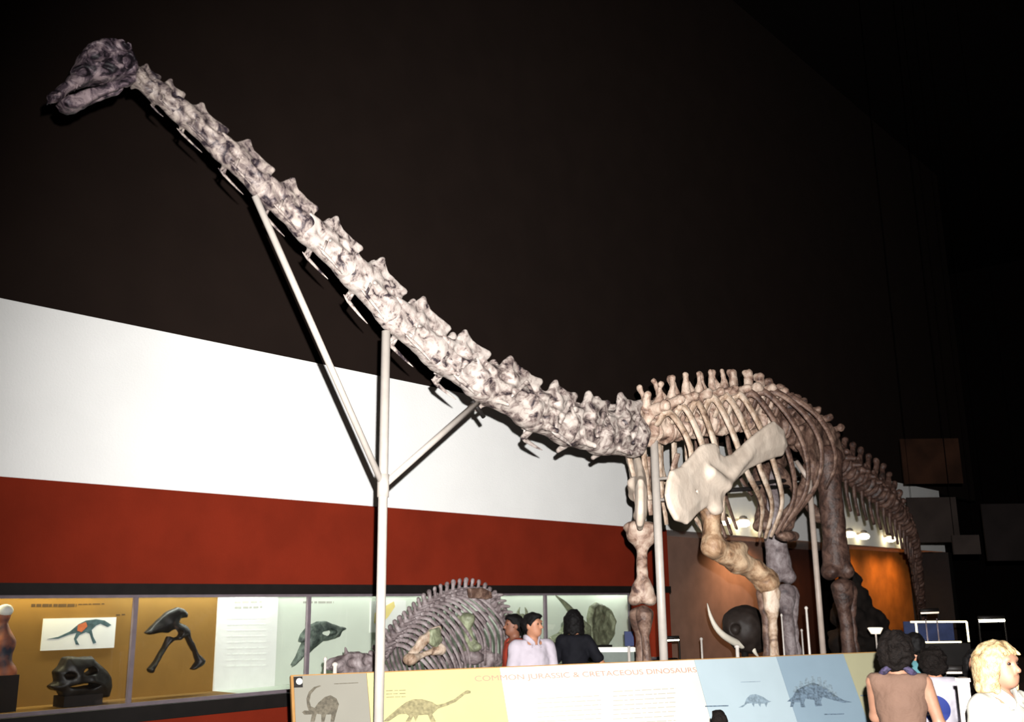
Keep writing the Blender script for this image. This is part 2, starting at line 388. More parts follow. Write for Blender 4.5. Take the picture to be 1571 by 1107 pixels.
for i, (px, py) in enumerate([(1102, 800), (1131, 803), (1161, 806), (1295, 820), (1317, 823), (1358, 827), (1382, 829)]):
    p = onY(px, py, WY - 0.03); x = p.x; z = p.z
    t = thing('spot_lamp', (x, WY, z), 'small round warm spot lamp ' + LN[i], 'lamp', 'warm spot lamps along the white wall edge')
    obj('lamp_can', lathe([(0.03, 0.15), (0.07, 0.13), (0.09, 0.08), (0.08, 0.07)], 16), CAN, t, Matrix.Translation((x, WY - 0.17, z)))
    obj('lens', lathe([(0.05, 0.075), (0.11, 0.05), (0.135, 0.0), (0.11, -0.05), (0.05, -0.075)], 16), E_WARM, t, Matrix.Translation((x, WY - 0.17, z)))
    wobj('bracket', boxm((x - 0.02, WY - 0.15, z + 0.05), (x + 0.02, WY + 0.0, z + 0.10)), CAN, t)
    xl = onY(px, 880, BY - 0.3).x
    if i in (1, 2, 3, 4, 5, 6):
        lamp('spot_lamp_light', 'SPOT', (xl, WY + 0.42, ZB - 0.1), 110 if i < 3 else 60, (1.0, 0.55, 0.2) if i > 2 else (1, 0.6, 0.32), aim=(xl, BY + 0.3, 0.2),
             spot_size=math.radians(150), spot_blend=1.0, shadow_soft_size=0.05)
# dark rocky diorama rising in steps before the ochre bay
t0_ = atD(1318, 1000, 21.5); t0_.z = 0
t = thing('rock_diorama', t0_, 'dark stepped rock diorama standing before the ochre bay', 'diorama')
s = Sdf()
for a, b, r in [(1296, 866, 9), (1300, 890, 15), (1306, 915, 18), (1320, 928, 14), (1338, 948, 15), (1300, 945, 24), (1325, 960, 22), (1352, 962, 10), (1300, 985, 26), (1335, 990, 24), (1310, 1020, 30), (1340, 1025, 24)]:
    q = atD(a, b, 21.5) - t0_; s.ell(q, (r * 0.0141, r * 0.0141, r * 0.0125), 0.05)
def floorcut(Fd, X, Y, Z): return np.maximum(Fd, 0.0 - Z)
s.cut(floorcut); obj('rock_mass', s.build(0.04, 0.10, 3.5), mat('dark_rock', srgb(24, 17, 13), 0.9, 0.4, 5), t)
# ---------------------------------------------------- the long wall case
M_TAN = mat('ochre_case_lining', srgb(120, 88, 36), 0.8, 0.08, 3)
M_PALE = mat('pale_green_case_lining', srgb(186, 194, 180), 0.85, 0.04, 2)
M_CARD = mat('white_card', srgb(206, 208, 202), 0.8, 0.03)
M_FRAME = mat('grey_metal_frame', srgb(128, 116, 122), 0.4, 0.1, metal=0.3)
M_GLASS = glassy('case_glass')
CB = WY + 0.75                               # back of the case
case = thing('display_case', (9.0, WY, ZD), 'long built-in glazed wall case with lit interior under the red wall', 'display case')
xsplit = onY(333, 950, CB).x
def wbox(name, lo, hi, m, parent, bev=0.0, label=None): return wobj(name, boxm(lo, hi, bev), m, parent, label)
wbox('back_panel', (-2, CB, ZD - 0.1), (xsplit, CB + 0.04, ZC + 0.1), M_TAN, case, label='ochre back panel')
wbox('back_panel', (xsplit, CB, ZD - 0.1), (XE - 0.2, CB + 0.04, ZC + 0.1), M_PALE, case, label='pale green back panel')
wbox('case_floor', (-2, WY + 0.02, ZD - 0.04), (xsplit, CB, ZD), M_TAN, case)
wbox('case_floor', (xsplit, WY + 0.02, ZD - 0.04), (XE - 0.2, CB, ZD), M_PALE, case)
wbox('case_top', (-2, WY + 0.28, ZC + 0.06), (XE - 0.2, CB, ZC + 0.1), M_CARD, case)
wbox('ledge', (-2, WY - 0.10, ZD - 0.16), (XE, WY + 0.02, ZD - 0.015), BLACK, case)
wbox('bottom_rail', (-2, WY - 0.02, ZD - 0.015), (XE - 0.2, WY + 0.02, ZD + 0.02), M_FRAME, case)
wbox('top_rail', (-2, WY - 0.025, ZG - 0.03), (XE - 0.2, WY + 0.01, ZG), M_FRAME, case)
MX = [0.92 + 2.215 * k for k in range(7)]
for k, x in enumerate(MX):
    wbox('mullion', (x - 0.022, WY - 0.012, ZD + 0.02), (x + 0.022, WY + 0.03, ZG - 0.03), M_FRAME, case)
    x1 = MX[k + 1] if k < 6 else XE - 0.2
    wbox('glass_pane', (x + 0.022, WY + 0.004, ZD + 0.02), (x1 - 0.022, WY + 0.010, ZG - 0.03), M_GLASS, case)
for k in range(7):
    x0 = MX[k]; x1 = MX[k + 1] if k < 6 else XE - 0.2; warm = x1 < 7.0
    l = bpy.data.lights.new('case_tube', 'AREA'); l.shape = 'RECTANGLE'; l.size = (x1 - x0) * 0.96; l.size_y = 0.08
    l.energy = (24.0 if k < 3 else 8.0); l.color = (1.0, 0.92, 0.55) if warm else (0.92, 1.0, 0.9)
    o = bpy.data.objects.new('case_tube', l); col.objects.link(o); o.location = ((x0 + x1) / 2, CB - 0.14, ZC + 0.04)
    o.rotation_euler = (math.radians(-6), 0, 0)

def onback(px, py, y=CB): return onY(px, py, y)
# cards on the back panel
def card(name, label, px, m, th=0.02, cat='panel', y=CB):
    """px: four corners tl, tr, br, bl, made square on the back panel"""
    q = [onback(a, b, y) for a, b in px]; x0 = (q[0].x + q[3].x) / 2; x1 = (q[1].x + q[2].x) / 2
    z1 = (q[0].z + q[1].z) / 2; z0 = (q[2].z + q[3].z) / 2
    t = thing(name, ((x0 + x1) / 2, y, z0), label, cat)
    wobj('board', boxm((x0, y - th, z0), (x1, y - 0.001, z1)), m, t); return t, (x0, x1, z0, z1, y - th)
def flatpoly(poly, y, th=0.003):
    """a flat printed shape lying on a board that faces -y; poly in (x, z)"""
    n = len(poly); V = [(a, y - th, b) for a, b in poly] + [(a, y + 0.0005, b) for a, b in poly]
    return mesh(V, [tuple(range(n))] + [tuple(range(2 * n - 1, n - 1, -1))] + [(i, i + n, (i + 1) % n + n, (i + 1) % n) for i in range(n)], False)
t, (x0, x1, z0, z1, yb) = card('picture_board', 'white picture board of a walking flesh-eating dinosaur on ochre panel', [(66, 950), (178, 945), (173, 992), (61, 999)], M_CARD)
INK_BLUE = mat('print_blue_grey', srgb(66, 88, 92), 0.8, 0.4, 20)
INK_RUST = mat('print_rust', srgb(176, 96, 58), 0.8, 0.2, 20)
def bpts(lst, dx=0.0): return [(onback(0 + a, b, yb).x, onback(a, b, yb).z) for a, b in lst]
cx = lambda l: [(a * 0.22307, 860 + b * 0.22307) for a, b in l]
dino = cx([(320, 538), (400, 522), (480, 485), (540, 435), (590, 410), (660, 400), (720, 410), (765, 440), (740, 455), (690, 432), (660, 445), (630, 475), (640, 520), (662, 562), (640, 570), (615, 500), (590, 490), (545, 510), (525, 540), (545, 578), (520, 575), (508, 535), (525, 495), (480, 505), (400, 535)])
wobj('dinosaur_print', flatpoly(bpts(dino), yb), INK_BLUE, t)
wobj('flank_print', flatpoly(bpts(cx([(535, 440), (590, 420), (600, 450), (560, 490), (530, 480)])), yb - 0.002), INK_RUST, t)
t, (x0, x1, z0, z1, yb) = card('text_panel', 'tall plain white text panel between ochre and pale case linings', [(335, 912), (424, 912), (420, 1057), (325, 1062)], M_CARD, 0.03)
INK = mat('print_grey', srgb(150, 150, 140), 0.9, 0.1); INKD = mat('print_dark', srgb(70, 52, 30), 0.9, 0.1)
def textline(t, px0, px1, py0, py1, hpx, y, m, seed=1, name='text_line'):
    rnd = random.Random(seed); a = px0; ms = []
    while a < px1:
        b = min(px1, a + rnd.uniform(4, 12)); f = (a - px0) / (px1 - px0); yy = py0 + (py1 - py0) * f
        p = onback(a, yy, y); q = onback(b, yy + hpx, y)
        ms.append(boxm((p.x, y - 0.002, q.z), (q.x, y + 0.0005, p.z))); a = b + rnd.uniform(1, 3)
    return tag(wobj(name, join(ms), m, t), kind='stuff')
for r in range(2): textline(t, 360, 402, 922 + r * 8, 921 + r * 8, 3, yb, INK, 5 + r)
for r in range(9): textline(t, 348, 408, 948 + r * 9, 947 + r * 9, 1.2, yb, mat('print_faint', srgb(214, 218, 210), 0.9, 0.05), 15 + r)
t = thing('case_heading', onback(48, 928) , 'dark heading lettering on the ochre panel above the picture board', 'lettering')
textline(t, 48, 117, 926, 926, 4.5, CB, INKD, 3); textline(t, 120, 160, 926, 925, 1.5, CB, INKD, 4); textline(t, 178, 192, 942, 941, 2, CB, INKD, 8)
t = thing('case_heading', onback(465, 922), 'faint heading lettering on the pale panel beside the long-crested skull', 'lettering')
textline(t, 465, 512, 922, 922, 3, CB, INK, 9)
t, (x0, x1, z0, z1, yb) = card('picture_board', 'white picture card with a tan drawing behind the steel pole', [(568, 922), (622, 920), (620, 968), (566, 970)], M_CARD)
wobj('tan_print', flatpoly(bpts([(575, 940), (590, 930), (604, 922), (606, 930), (596, 945), (584, 958), (574, 955)]), yb), mat('print_tan', srgb(206, 190, 120), 0.9, 0.1), t)

# fossils in the case, in front of its back panel
def poly_fossil(name, label, cat, polys, y, m, th, holes=(), part='bone', h=0.012, caps=()):
    """traced outlines (image px) stood up at depth y in the case, with real thickness"""
    allp = [onY(a, b, y) for poly in polys for a, b in poly]
    base = Vector((sum(p.x for p in allp) / len(allp), y, min(p.z for p in allp)))
    t = thing(name, base, label, cat)
    s = Sdf()
    for poly in polys:
        P = [(p.x - base.x, p.z - base.z) for p in (onY(a, b, y) for a, b in poly)]
        s.plate(P, 0.0, lambda x, z, d: th * np.clip(0.35 + np.sqrt(np.clip(-d, 0, 1) / th) * 0.8, 0.3, 1.3), 0.012, 0.03)
    for (a, b, ra, rb) in holes:
        c = onY(a, b, y) - base; sc = (c + base - CAM).dot(F0) / FPX; s.ell((c.x, 0, c.z), (ra * sc * 1.3, 0.4, rb * sc), 0.02, True)
    for (a, b, c, d, r) in caps:
        p = onY(a, b, y) - base; q = onY(c, d, y) - base; s.cap((p.x, 0, p.z), (q.x, 0, q.z), r, r * 0.8, 0.02)
    obj(part, s.build(h, 0.012, 9), m, t); return t, base
skull_px = cx([(330, 860), (380, 830), (370, 760), (410, 720), (440, 660), (490, 655), (560, 655), (620, 660), (670, 710), (720, 755), (750, 800), (755, 860), (735, 930), (640, 945), (540, 950), (430, 950), (400, 900), (350, 885)])
t, b = poly_fossil('dinosaur_skull', 'dark large-toothed dinosaur skull low on the ochre panel', 'skull', [skull_px], WY + 0.42, DARK, 0.13,
            [(131, 1028, 9, 6), (100, 1035, 6, 5), (122, 1051, 18, 3.5)])
q = onY(120, 1071, WY + 0.42); wobj('mount_block', boxm((q.x - 0.2, WY + 0.3, ZD), (q.x + 0.2, WY + 0.54, q.z + 0.04)), BLACK, t)
hip = cx([(990, 495), (1030, 455), (1090, 395), (1150, 345), (1215, 318), (1265, 328), (1288, 360), (1282, 395), (1235, 395), (1225, 420), (1270, 440), (1300, 475), (1305, 520), (1330, 570), (1360, 640), (1405, 680), (1400, 705), (1340, 745), (1310, 745), (1350, 690), (1330, 630), (1290, 560), (1270, 520), (1240, 545), (1190, 550), (1155, 580), (1110, 650), (1050, 770), (1025, 770), (1015, 745), (1050, 700), (1120, 590), (1145, 530), (1160, 495), (1100, 495), (1020, 512)])
poly_fossil('hip_bones', 'black hip bones with two splayed prongs on ochre panel', 'fossil', [hip], WY + 0.5, DARK, 0.07, [(267, 971, 8, 6)])
c2 = lambda l: [(320 + a * 0.22307, 860 + b * 0.22307) for a, b in l]
crest = c2([(560, 735), (600, 665), (650, 560), (622, 555), (640, 500), (690, 440), (750, 415), (800, 410), (860, 435), (940, 465), (910, 485), (895, 520), (840, 540), (780, 555), (720, 600), (680, 640), (640, 670), (590, 715)])
M_GRN = bone('bone_green', srgb(104, 116, 104), srgb(62, 72, 66), srgb(24, 28, 28), 8, (0.3, 0.48, 0.66))
poly_fossil('long_crested_skull', 'dark green-grey skull with a white-gapped long beak beside the steel pole', 'skull', [crest], WY + 0.45, M_GRN, 0.07,
            [(500, 970, 12, 4.5), (466, 1010, 4, 5)])
# great frilled skull at the far end of the case
c4 = lambda l: [(740 + a * 0.16550, 890 + b * 0.16544) for a, b in l]
M_FRILL = bone('bone_frill', srgb(150, 156, 128), srgb(112, 116, 92), srgb(70, 70, 56), 6, (0.3, 0.48, 0.64))
y = WY + 0.45
base = onY(915, 1004, y); base.z = ZD
t = thing('frilled_skull', base, 'greenish horned skull with a huge rounded frill in the pale case', 'skull')
s = Sdf(); P = [(onY(a, b, y) - base) for a, b in c4([(960, 480), (950, 340), (990, 230), (1060, 200), (1150, 215), (1225, 275), (1262, 380), (1250, 500), (1190, 600), (1120, 660), (1060, 670), (1000, 610), (960, 560)])]
s.plate([(p.x, p.z) for p in P], lambda x, z: 0.08 * np.sin(x * 3), lambda x, z, d: 0.03 + 0.03 * np.clip(1 - np.abs(d + 0.05) / 0.05, 0, 1), 0.02, 0.03)
obj('frill', s.build(0.016, 0.015, 6), M_FRILL, t)
p, q, r0 = [onY(a, b, y - 0.15) for a, b in c4([(680, 140), (760, 210), (830, 300)])]
wobj('brow_horn', sweep(spline([p, q, r0, r0 + Vector((0.15, 0.1, -0.2))], 6), [0.008, 0.035, 0.06, 0.08], 12), M_FRILL, t)
s = Sdf(); P = [(onY(a, b, y) - base) for a, b in c4([(850, 330), (960, 420), (960, 600), (1000, 640), (900, 700), (780, 640), (680, 560), (620, 580), (640, 540), (740, 480)])]
s.plate([(p.x, p.z) for p in P], 0.0, 0.14, 0.06, 0.03); obj('snout', s.build(0.018, 0.015, 6), M_FRILL, t)
wobj('mount_block', boxm((base.x - 0.25, y - 0.15, ZD), (base.x + 0.25, y + 0.15, base.z + 0.25)), BLACK, t)
# small two-horned skull seen between the two men
y = WY + 0.4; base = onY(801, 968, y); base.z = ZD
t = thing('horned_skull', base, 'small skull with two upright curved horns behind the men', 'skull')
hc = onY(801, 955, y)
s = Sdf(); s.ell((hc.x - base.x, 0, hc.z - base.z), (0.10, 0.08, 0.13)).cap((hc.x - base.x, -0.05, hc.z - base.z - 0.05), (hc.x - base.x + 0.02, -0.1, hc.z - base.z - 0.2), 0.05, 0.035); obj('cranium', s.build(0.012, 0.008, 9), M_FRILL, t)
for sx, px in ((-1, 796), (1, 807)):
    a = onY(801 + sx * 3, 948, y); c = onY(px + sx * 1, 940, y); d = onY(px - sx * 1.5, 931, y)
    wobj('horn', sweep(spline([a, c, d], 6), [0.03, 0.024, 0.006], 10), M_FRILL, t)
wobj('mount_post', boxm((hc.x - 0.03, y - 0.03, ZD), (hc.x + 0.03, y + 0.03, hc.z - 0.05)), BLACK, t)
# coloured exhibit at the extreme left edge of the case
y = WY + 0.45; base = onY(4, 1035, y)
t = thing('model_figure', base, 'small coloured figure model at the left end of the case', 'model')
s = Sdf(); P = [onY(a, b, y) - base for a, b in [(6, 944), (5, 962), (7, 985), (3, 1010), (8, 1030)]]
s.ell(P[0], (0.07, 0.07, 0.09)); s.cap(P[1], P[2], 0.06, 0.1); s.cap(P[2], P[3], 0.1, 0.09); s.cap(P[3], P[4], 0.08, 0.1)
obj('body', s.build(0.014, 0.01, 7), mat('model_paint', srgb(150, 88, 60), 0.6, 0.5, 6, c2=srgb(40, 44, 56)), t)
s = Sdf(); s.ell(P[0] + Vector((0, -0.02, 0.05)), (0.075, 0.07, 0.06)); obj('white_cap', s.build(0.012), M_CARD, t)
wobj('mount_block', boxm((base.x - 0.12, y - 0.1, ZD), (base.x + 0.12, y + 0.1, base.z + 0.0)), BLACK, t)
# ================================================================== the great long-necked skeleton
SY = 6.0                                     # its plane of symmetry
def S(px, py, lat=0.0): return onY(px, py, SY + lat)
PLAT = 0.45
struct('platform', boxm((7.6, 4.75, 0), (24, 8.6, PLAT), 0.03), mat('platform_paint', srgb(60, 44, 36), 0.7, 0.2, 3))
saur = thing('sauropod_skeleton', (9.4, SY, PLAT), 'towering mounted long-necked dinosaur skeleton with neck raised across the hall', 'skeleton')

def cervical(L, T, W, sp, seed, bif=0.5, deep=False):
    """neck vertebra: x back along the neck, z up; T = depth valley to underside, W = width, sp = spine height over the valley"""
    s = Sdf(True); r = T * 0.23; h = T / 2; b = W * 0.20 * bif
    s.ell((-L * 0.42, 0, -h * 0.38), (L * 0.18, W * 0.24, T * 0.27), 0.05).ell((L * 0.42, 0, -h * 0.38), (L * 0.16, W * 0.29, T * 0.30), 0.05)
    s.cap((-L * 0.45, 0, -h * 0.40), (L * 0.45, 0, -h * 0.40), r * 1.1, r * 1.2, 0.06)
    s.cap((-L * 0.46, W * 0.08, -h * 0.05), (L * 0.46, W * 0.10, h * 0.0), T * 0.24, T * 0.26, 0.06)
    s.cap((-L * 0.40, W * 0.07, h * 0.42), (L * 0.40, W * 0.09, h * 0.46), T * 0.20, T * 0.20, 0.05)
    # zygapophyses
    s.cap((-L * 0.05, W * 0.18, h * 0.35), (-L * 0.58, W * 0.26, h * 0.42), T * 0.09, T * 0.07, 0.04)
    s.cap((L * 0.0, W * 0.14, h * 0.6), (L * 0.42, W * 0.20, h + sp * 0.35), T * 0.09, T * 0.07, 0.04)
    # divided spine: a rounded hump that runs back into a lip
    s.cap((-L * 0.08, b * 0.8, h * 0.6), (-L * 0.16, b, h + sp * 0.93), T * 0.16, T * 0.048, 0.05)
    s.plate([(-L * 0.34, h * 0.6), (-L * 0.26, h + sp * 0.35), (-L * 0.20, h + sp * 0.85), (-L * 0.15, h + sp), (-L * 0.09, h + sp * 0.82), (L * 0.02, h + sp * 0.55), (L * 0.34, h + sp * 0.48), (L * 0.47, h + sp * 0.40), (L * 0.44, h * 0.85), (L * 0.30, h * 0.4), (-L * 0.2, h * 0.4)],
            lambda x, z: b + (W * 0.19 - b) * np.clip((x + L * 0.2) / (L * 0.6), 0, 1) + 0 * z, T * 0.05, 0.01, 0.035)
    # side wings down to the rib
    s.cap((-L * 0.05, W * 0.18, h * 0.1), (-L * 0.14, W * 0.40, -h * 0.25), T * 0.085, T * 0.06, 0.04)
    s.cap((-L * 0.14, W * 0.40, -h * 0.25), (L * 0.38, W * 0.17, h * 0.15), T * 0.05, T * 0.05, 0.03)
    s.cap((-L * 0.22, W * 0.15, -h * 0.7), (-L * 0.2, W * 0.38, -h * 0.95), T * 0.07, T * 0.05, 0.03)
    # hollows
    s.ell((L * 0.07, W * 0.36, -h * 0.36), (L * 0.22, W * 0.11, T * 0.12), 0.03, True)
    s.ell((-L * 0.28, W * 0.34, -h * 0.20), (L * 0.10, W * 0.08, T * 0.08), 0.03, True)
    s.ell((L * 0.18, W * 0.33, h * 0.45), (L * 0.14, W * 0.09, T * 0.09), 0.03, True)
    s.ell((-L * 0.02, W * 0.30, h * 0.95), (L * 0.10, W * 0.08, T * 0.07), 0.03, True)
    if deep:                                  # the big neck-base bones: deep hollows between struts
        s.ell((L * 0.12, W * 0.40, -h * 0.30), (L * 0.20, W * 0.20, T * 0.15), 0.02, True)
        s.ell((-L * 0.22, W * 0.34, h * 0.30), (L * 0.15, W * 0.16, T * 0.12), 0.02, True)
        s.ell((L * 0.26, W * 0.32, h * 0.55), (L * 0.13, W * 0.14, T * 0.10), 0.02, True)
        s.ell((-L * 0.38, W * 0.36, -h * 0.45), (L * 0.10, W * 0.16, T * 0.11), 0.02, True)
        s.ell((L * 0.05, W * 0.14, -h * 1.0), (L * 0.22, W * 0.09, T * 0.10), 0.02, True)
        s.cap((-L * 0.18, W * 0.42, -h * 0.55), (L * 0.05, W * 0.40, h * 0.45), T * 0.045, T * 0.05, 0.02)
        s.cap((L * 0.05, W * 0.40, h * 0.45), (L * 0.42, W * 0.30, -h * 0.10), T * 0.04, T * 0.05, 0.02)
    return s.build(max(0.0075, L * 0.021), T * (0.016 if L < 0.55 else 0.012), 8.0 / L, seed)
def cervical_rib(L, T, W, side, fwd=0.26, back=0.34):
    h = T / 2; y = side * W * 0.40; z = -h * 1.02
    a = sweep(spline([(-L * fwd, y * 0.95, z * 0.98), (-L * 0.12, y, z * 1.03), (L * 0.15, y, z * 1.13), (L * back, y * 0.9, z * 1.22)], 6), [T * 0.012, T * 0.06, T * 0.04, T * 0.01], 8, 0.7)
    b = sweep([(-L * 0.14, y, z * 1.02), (-L * 0.16, y * 0.95, -h * 0.25)], [T * 0.05, T * 0.05], 8, 0.6)
    c = sweep([(-L * 0.12, y, z * 1.02), (-L * 0.2, y * 0.35, -h * 0.66)], [T * 0.05, T * 0.05], 8, 0.6)
    return join([a, b, c])
JN = [(203, 113), (236, 136), (271, 164), (338, 222), (405, 285), (470, 347), (538, 410), (602, 478), (672, 538), (735, 580), (815, 625), (868, 648), (920, 661), (972, 664)]
TN = [34, 38, 42, 48, 52, 55, 60, 64, 68, 72, 74, 77, 78]
SN = [12, 14, 15, 18, 20, 21, 22, 21, 17, 15, 12, 11, 18]
for i in range(13):
    a, b = S(*JN[i]), S(*JN[i + 1]); c = (a + b) / 2; D = (c - CAM).dot(F0); k = D / FPX
    L = (b - a).length; T = TN[i] * k * 0.98; W = T * (1.05 if i < 9 else 1.25); sp = SN[i] * k * 1.05
    M = frame(c, b - a)
    v = obj('neck_vertebra', cervical(L * 1.03, T, W, sp, 3.1 * i, 0.5 + 0.06 * i, i >= 8), BONE_NECK if i < 5 else BONE_PALE if i < 9 else BONE_BASE, saur, M)
    if 1 <= i <= 8 or i == 10:
        for side in (-1, 1):
            obj('cervical_rib', cervical_rib(L, T, W * (0.8 if side < 0 else 1), side), BONE_NECK if i < 5 else BONE_PALE, v, M)

# ---- skull
def c1(l): return [(50 + a * 0.22581, 40 + b * 0.22584) for a, b in l]
o = S(140, 115); xz = lambda l: [(S(a, b).x - o.x, S(a, b).z - o.z) for a, b in l]
sk = xz(c1([(100, 475), (150, 425), (215, 375), (262, 325), (300, 250), (320, 190), (370, 130), (440, 105), (500, 100), (570, 112), (625, 155), (640, 210), (660, 260), (680, 330), (660, 385), (600, 370), (500, 378), (400, 392), (310, 425), (240, 462), (190, 500), (125, 520)]))
tip = xz([(72, 148)])[0]
s = Sdf(True); s.plate(sk, 0.0, lambda x, z, d: np.clip(0.06 + 0.20 * (x - tip[0]), 0.05, 0.155) * np.clip(0.55 + np.sqrt(np.clip(-d, 0, 1)) * 1.9, 0.5, 1.0), 0.03, 0.02)
e = lambda a, b: xz(c1([(a, b)]))[0]
def hole(s, a, b, ra, rb, y=0.15, d=0.13, rot=None):
    p = e(a, b); s.ell((p[0], y, p[1]), (ra, d, rb), 0.015, True)
hole(s, 540, 160, 0.075, 0.05); hole(s, 400, 215, 0.07, 0.075, 0.13); hole(s, 585, 285, 0.032, 0.045, 0.155); hole(s, 290, 330, 0.05, 0.03, 0.10)
hole(s, 440, 320, 0.05, 0.022, 0.15, 0.05)
for k in range(9):
    p = e(130 + k * 26, 505 - k * 14); s.cap((p[0], 0.055 + 0.006 * k, p[1] + 0.01), (p[0] - 0.004, 0.055 + 0.006 * k, p[1] - 0.022), 0.011, 0.005, 0.006)
M = Matrix.Translation(o)
skull = obj('skull', s.build(0.0075, 0.012, 12, 4), BONE_SKULL, saur, M)
s = Sdf(True); jaw = xz(c1([(180, 520), (215, 490), (300, 462), (400, 432), (500, 410), (590, 385), (640, 375), (640, 415), (610, 440), (500, 478), (400, 520), (330, 560), (270, 578), (215, 560)]))
s.plate(jaw, 0.0, lambda x, z, d: np.clip(0.06 + 0.17 * (x - tip[0]), 0.05, 0.14), 0.02, 0.02)
s.ell((0.12, 0, e(450, 460)[1]), (0.28, 0.07, 0.16), 0.02, True)
obj('mandible', s.build(0.0085, 0.01, 12, 9), BONE_SKULL, skull, M)

# ---- back, hips and tail: curves of centrum height and spine top along the body
cen = [(972, 664), (1010, 660), (1060, 652), (1140, 640), (1210, 660), (1270, 698), (1330, 742), (1385, 788), (1430, 828)]
top = [(972, 612), (993, 594), (1035, 575), (1100, 568), (1150, 565), (1200, 591), (1240, 621), (1265, 649), (1300, 672), (1350, 706), (1385, 750), (1420, 790)]
cx_, cz_ = zip(*[(S(a, b).x, S(a, b).z) for a, b in cen]); tx_, tz_ = zip(*[(S(a, b).x, S(a, b).z) for a, b in top])
cx_ += (18.5, 20.0, 22.0); cz_ += (2.1, 1.5, 0.75); tx_ += (18.5, 20.0, 22.0); tz_ += (2.45, 1.75, 0.88)
CZ = lambda x: float(np.interp(x, cx_, cz_)); TZ = lambda x: float(np.interp(x, tx_, tz_))
YT = lambda x: SY + (0.06 * (min(x, 18.0) - 15.0) ** 2 if x > 15 else 0.0) + (0.36 * (x - 18.0) if x > 18 else 0.0)
def dorsal(L, r, hs, seed, bif, wide=1.0):
    s = Sdf(True)
    s.ell((-L * 0.38, 0, 0), (L * 0.18, r, r)).ell((L * 0.38, 0, 0), (L * 0.18, r * 1.05, r * 1.05)).cap((-L * 0.4, 0, 0), (L * 0.4, 0, 0), r * 0.72, r * 0.75, 0.04)
    s.cap((0, 0.04, r * 0.8), (0, 0.05, hs * 0.5), r * 0.55, r * 0.4, 0.05)
    z = hs * 0.45
    s.cap((0, 0.05, z), (L * 0.05, 0.34 * wide, z + 0.06), 0.055, 0.05, 0.05).ell((L * 0.05, 0.35 * wide, z + 0.06), (0.055, 0.04, 0.05), 0.03)
    s.cap((-L * 0.1, 0.06, z - 0.05), (-L * 0.5, 0.12, z + 0.02), 0.045, 0.035, 0.03).cap((L * 0.1, 0.06, z), (L * 0.5, 0.1, z + 0.06), 0.045, 0.035, 0.03)
    s.cap((0, 0.1, r * 0.7), (L * 0.02, 0.22, z), 0.03, 0.03, 0.03)
    if bif > 0:
        s.cap((0.02, 0.05, z), (0.0, 0.05 + 0.09 * bif, hs - 0.03), 0.065, 0.024, 0.04).ell((0, 0.05 + 0.09 * bif, hs - 0.03), (0.036, 0.026, 0.034), 0.02)
    else:
        s.cap((0.02, 0.0, z), (0.02, 0.0, hs - 0.05), 0.065, 0.034, 0.04).ell((0.02, 0.02, hs - 0.045), (0.055, 0.05, 0.045), 0.03)
        s.cap((L * 0.3, 0.02, z), (0.05, 0.02, hs - 0.08), 0.03, 0.03, 0.03)
    s.ell((0, r * 0.98, -0.01), (L * 0.22, r * 0.4, r * 0.4), 0.02, True)
    s.ell((L * 0.2, 0.14, z * 0.8), (L * 0.12, 0.06, 0.05), 0.02, True)
    return s.build(0.0155, 0.016, 11, seed)
x_sac, x_tail = 11.75, 13.35
ND = 10; XD = np.linspace(S(972, 664).x + 0.14, x_sac - 0.15, ND)
for i, x in enumerate(XD):
    L = XD[1] - XD[0]; hs = TZ(x) - CZ(x); sl = (CZ(x + 0.1) - CZ(x - 0.1)) / 0.2
    obj('back_vertebra', dorsal(L, 0.15 + 0.004 * i, hs, 2.3 * i, max(0, 1.15 - 0.17 * i)), BONE_BACK, saur, frame((x, SY, CZ(x)), (1, 0, sl)))
for i, x in enumerate(np.linspace(x_sac + 0.1, x_tail - 0.1, 5)):
    L = 0.34; sl = (CZ(x + 0.1) - CZ(x - 0.1)) / 0.2
    obj('hip_vertebra', dorsal(L, 0.19, TZ(x) - CZ(x), 30 + i, 0, 0.9), BONE_BROWN, saur, frame((x, SY, CZ(x)), (1, 0, sl)))
def caudal(L, r, hs, seed, wide):
    s = Sdf(True); s.ell((-L * 0.3, 0, 0), (L * 0.2, r, r)).ell((L * 0.3, 0, 0), (L * 0.2, r, r)).cap((-L * 0.3, 0, 0), (L * 0.3, 0, 0), r * 0.75, None, 0.04)
    s.cap((0, 0, r * 0.6), (L * 0.35, 0, hs - 0.04), r * 0.34, r * 0.2, 0.04).ell((L * 0.35, 0, hs - 0.05), (0.055, 0.045, 0.05), 0.02)
    s.cap((0, 0, 0.02), (L * 0.1, wide, 0.0), 0.07, 0.035, 0.04).cap((0, 0.04, r), (-L * 0.6, 0.06, r * 1.3), 0.035, 0.03, 0.03)
    return s.build(0.018, 0.014, 10, seed)
tail_xs = [x_tail + 0.1]
while tail_xs[-1] < 21.4: tail_xs.append(tail_xs[-1] + 0.27)
for i, x in enumerate(tail_xs):
    f = (x - x_tail) / 8.5; r = 0.175 * (1 - f) + 0.035; hs = TZ(x) - CZ(x); sl = (CZ(x + 0.1) - CZ(x - 0.1)) / 0.2
    v = obj('tail_vertebra', caudal(0.27, r, max(hs, r * 1.5), 50 + i * 1.3, 0.32 * max(0.15, 1 - 2 * f)), BONE_TAIL, saur, frame((x, YT(x), CZ(x)), (1, (YT(x + 0.1) - YT(x - 0.1)) / 0.2, sl)))
    if x < 18.6:
        hc = 0.42 * (1 - 0.7 * f)
        ch = sweep(spline([(0.13, 0, -r * 0.6), (0.16, 0, -r - hc * 0.4), (0.30, 0, -r - hc)], 5), [0.05, 0.035, 0.03], 8, 0.7)
        obj('chevron', ch, BONE_TAIL, v, WORLD[v.name])

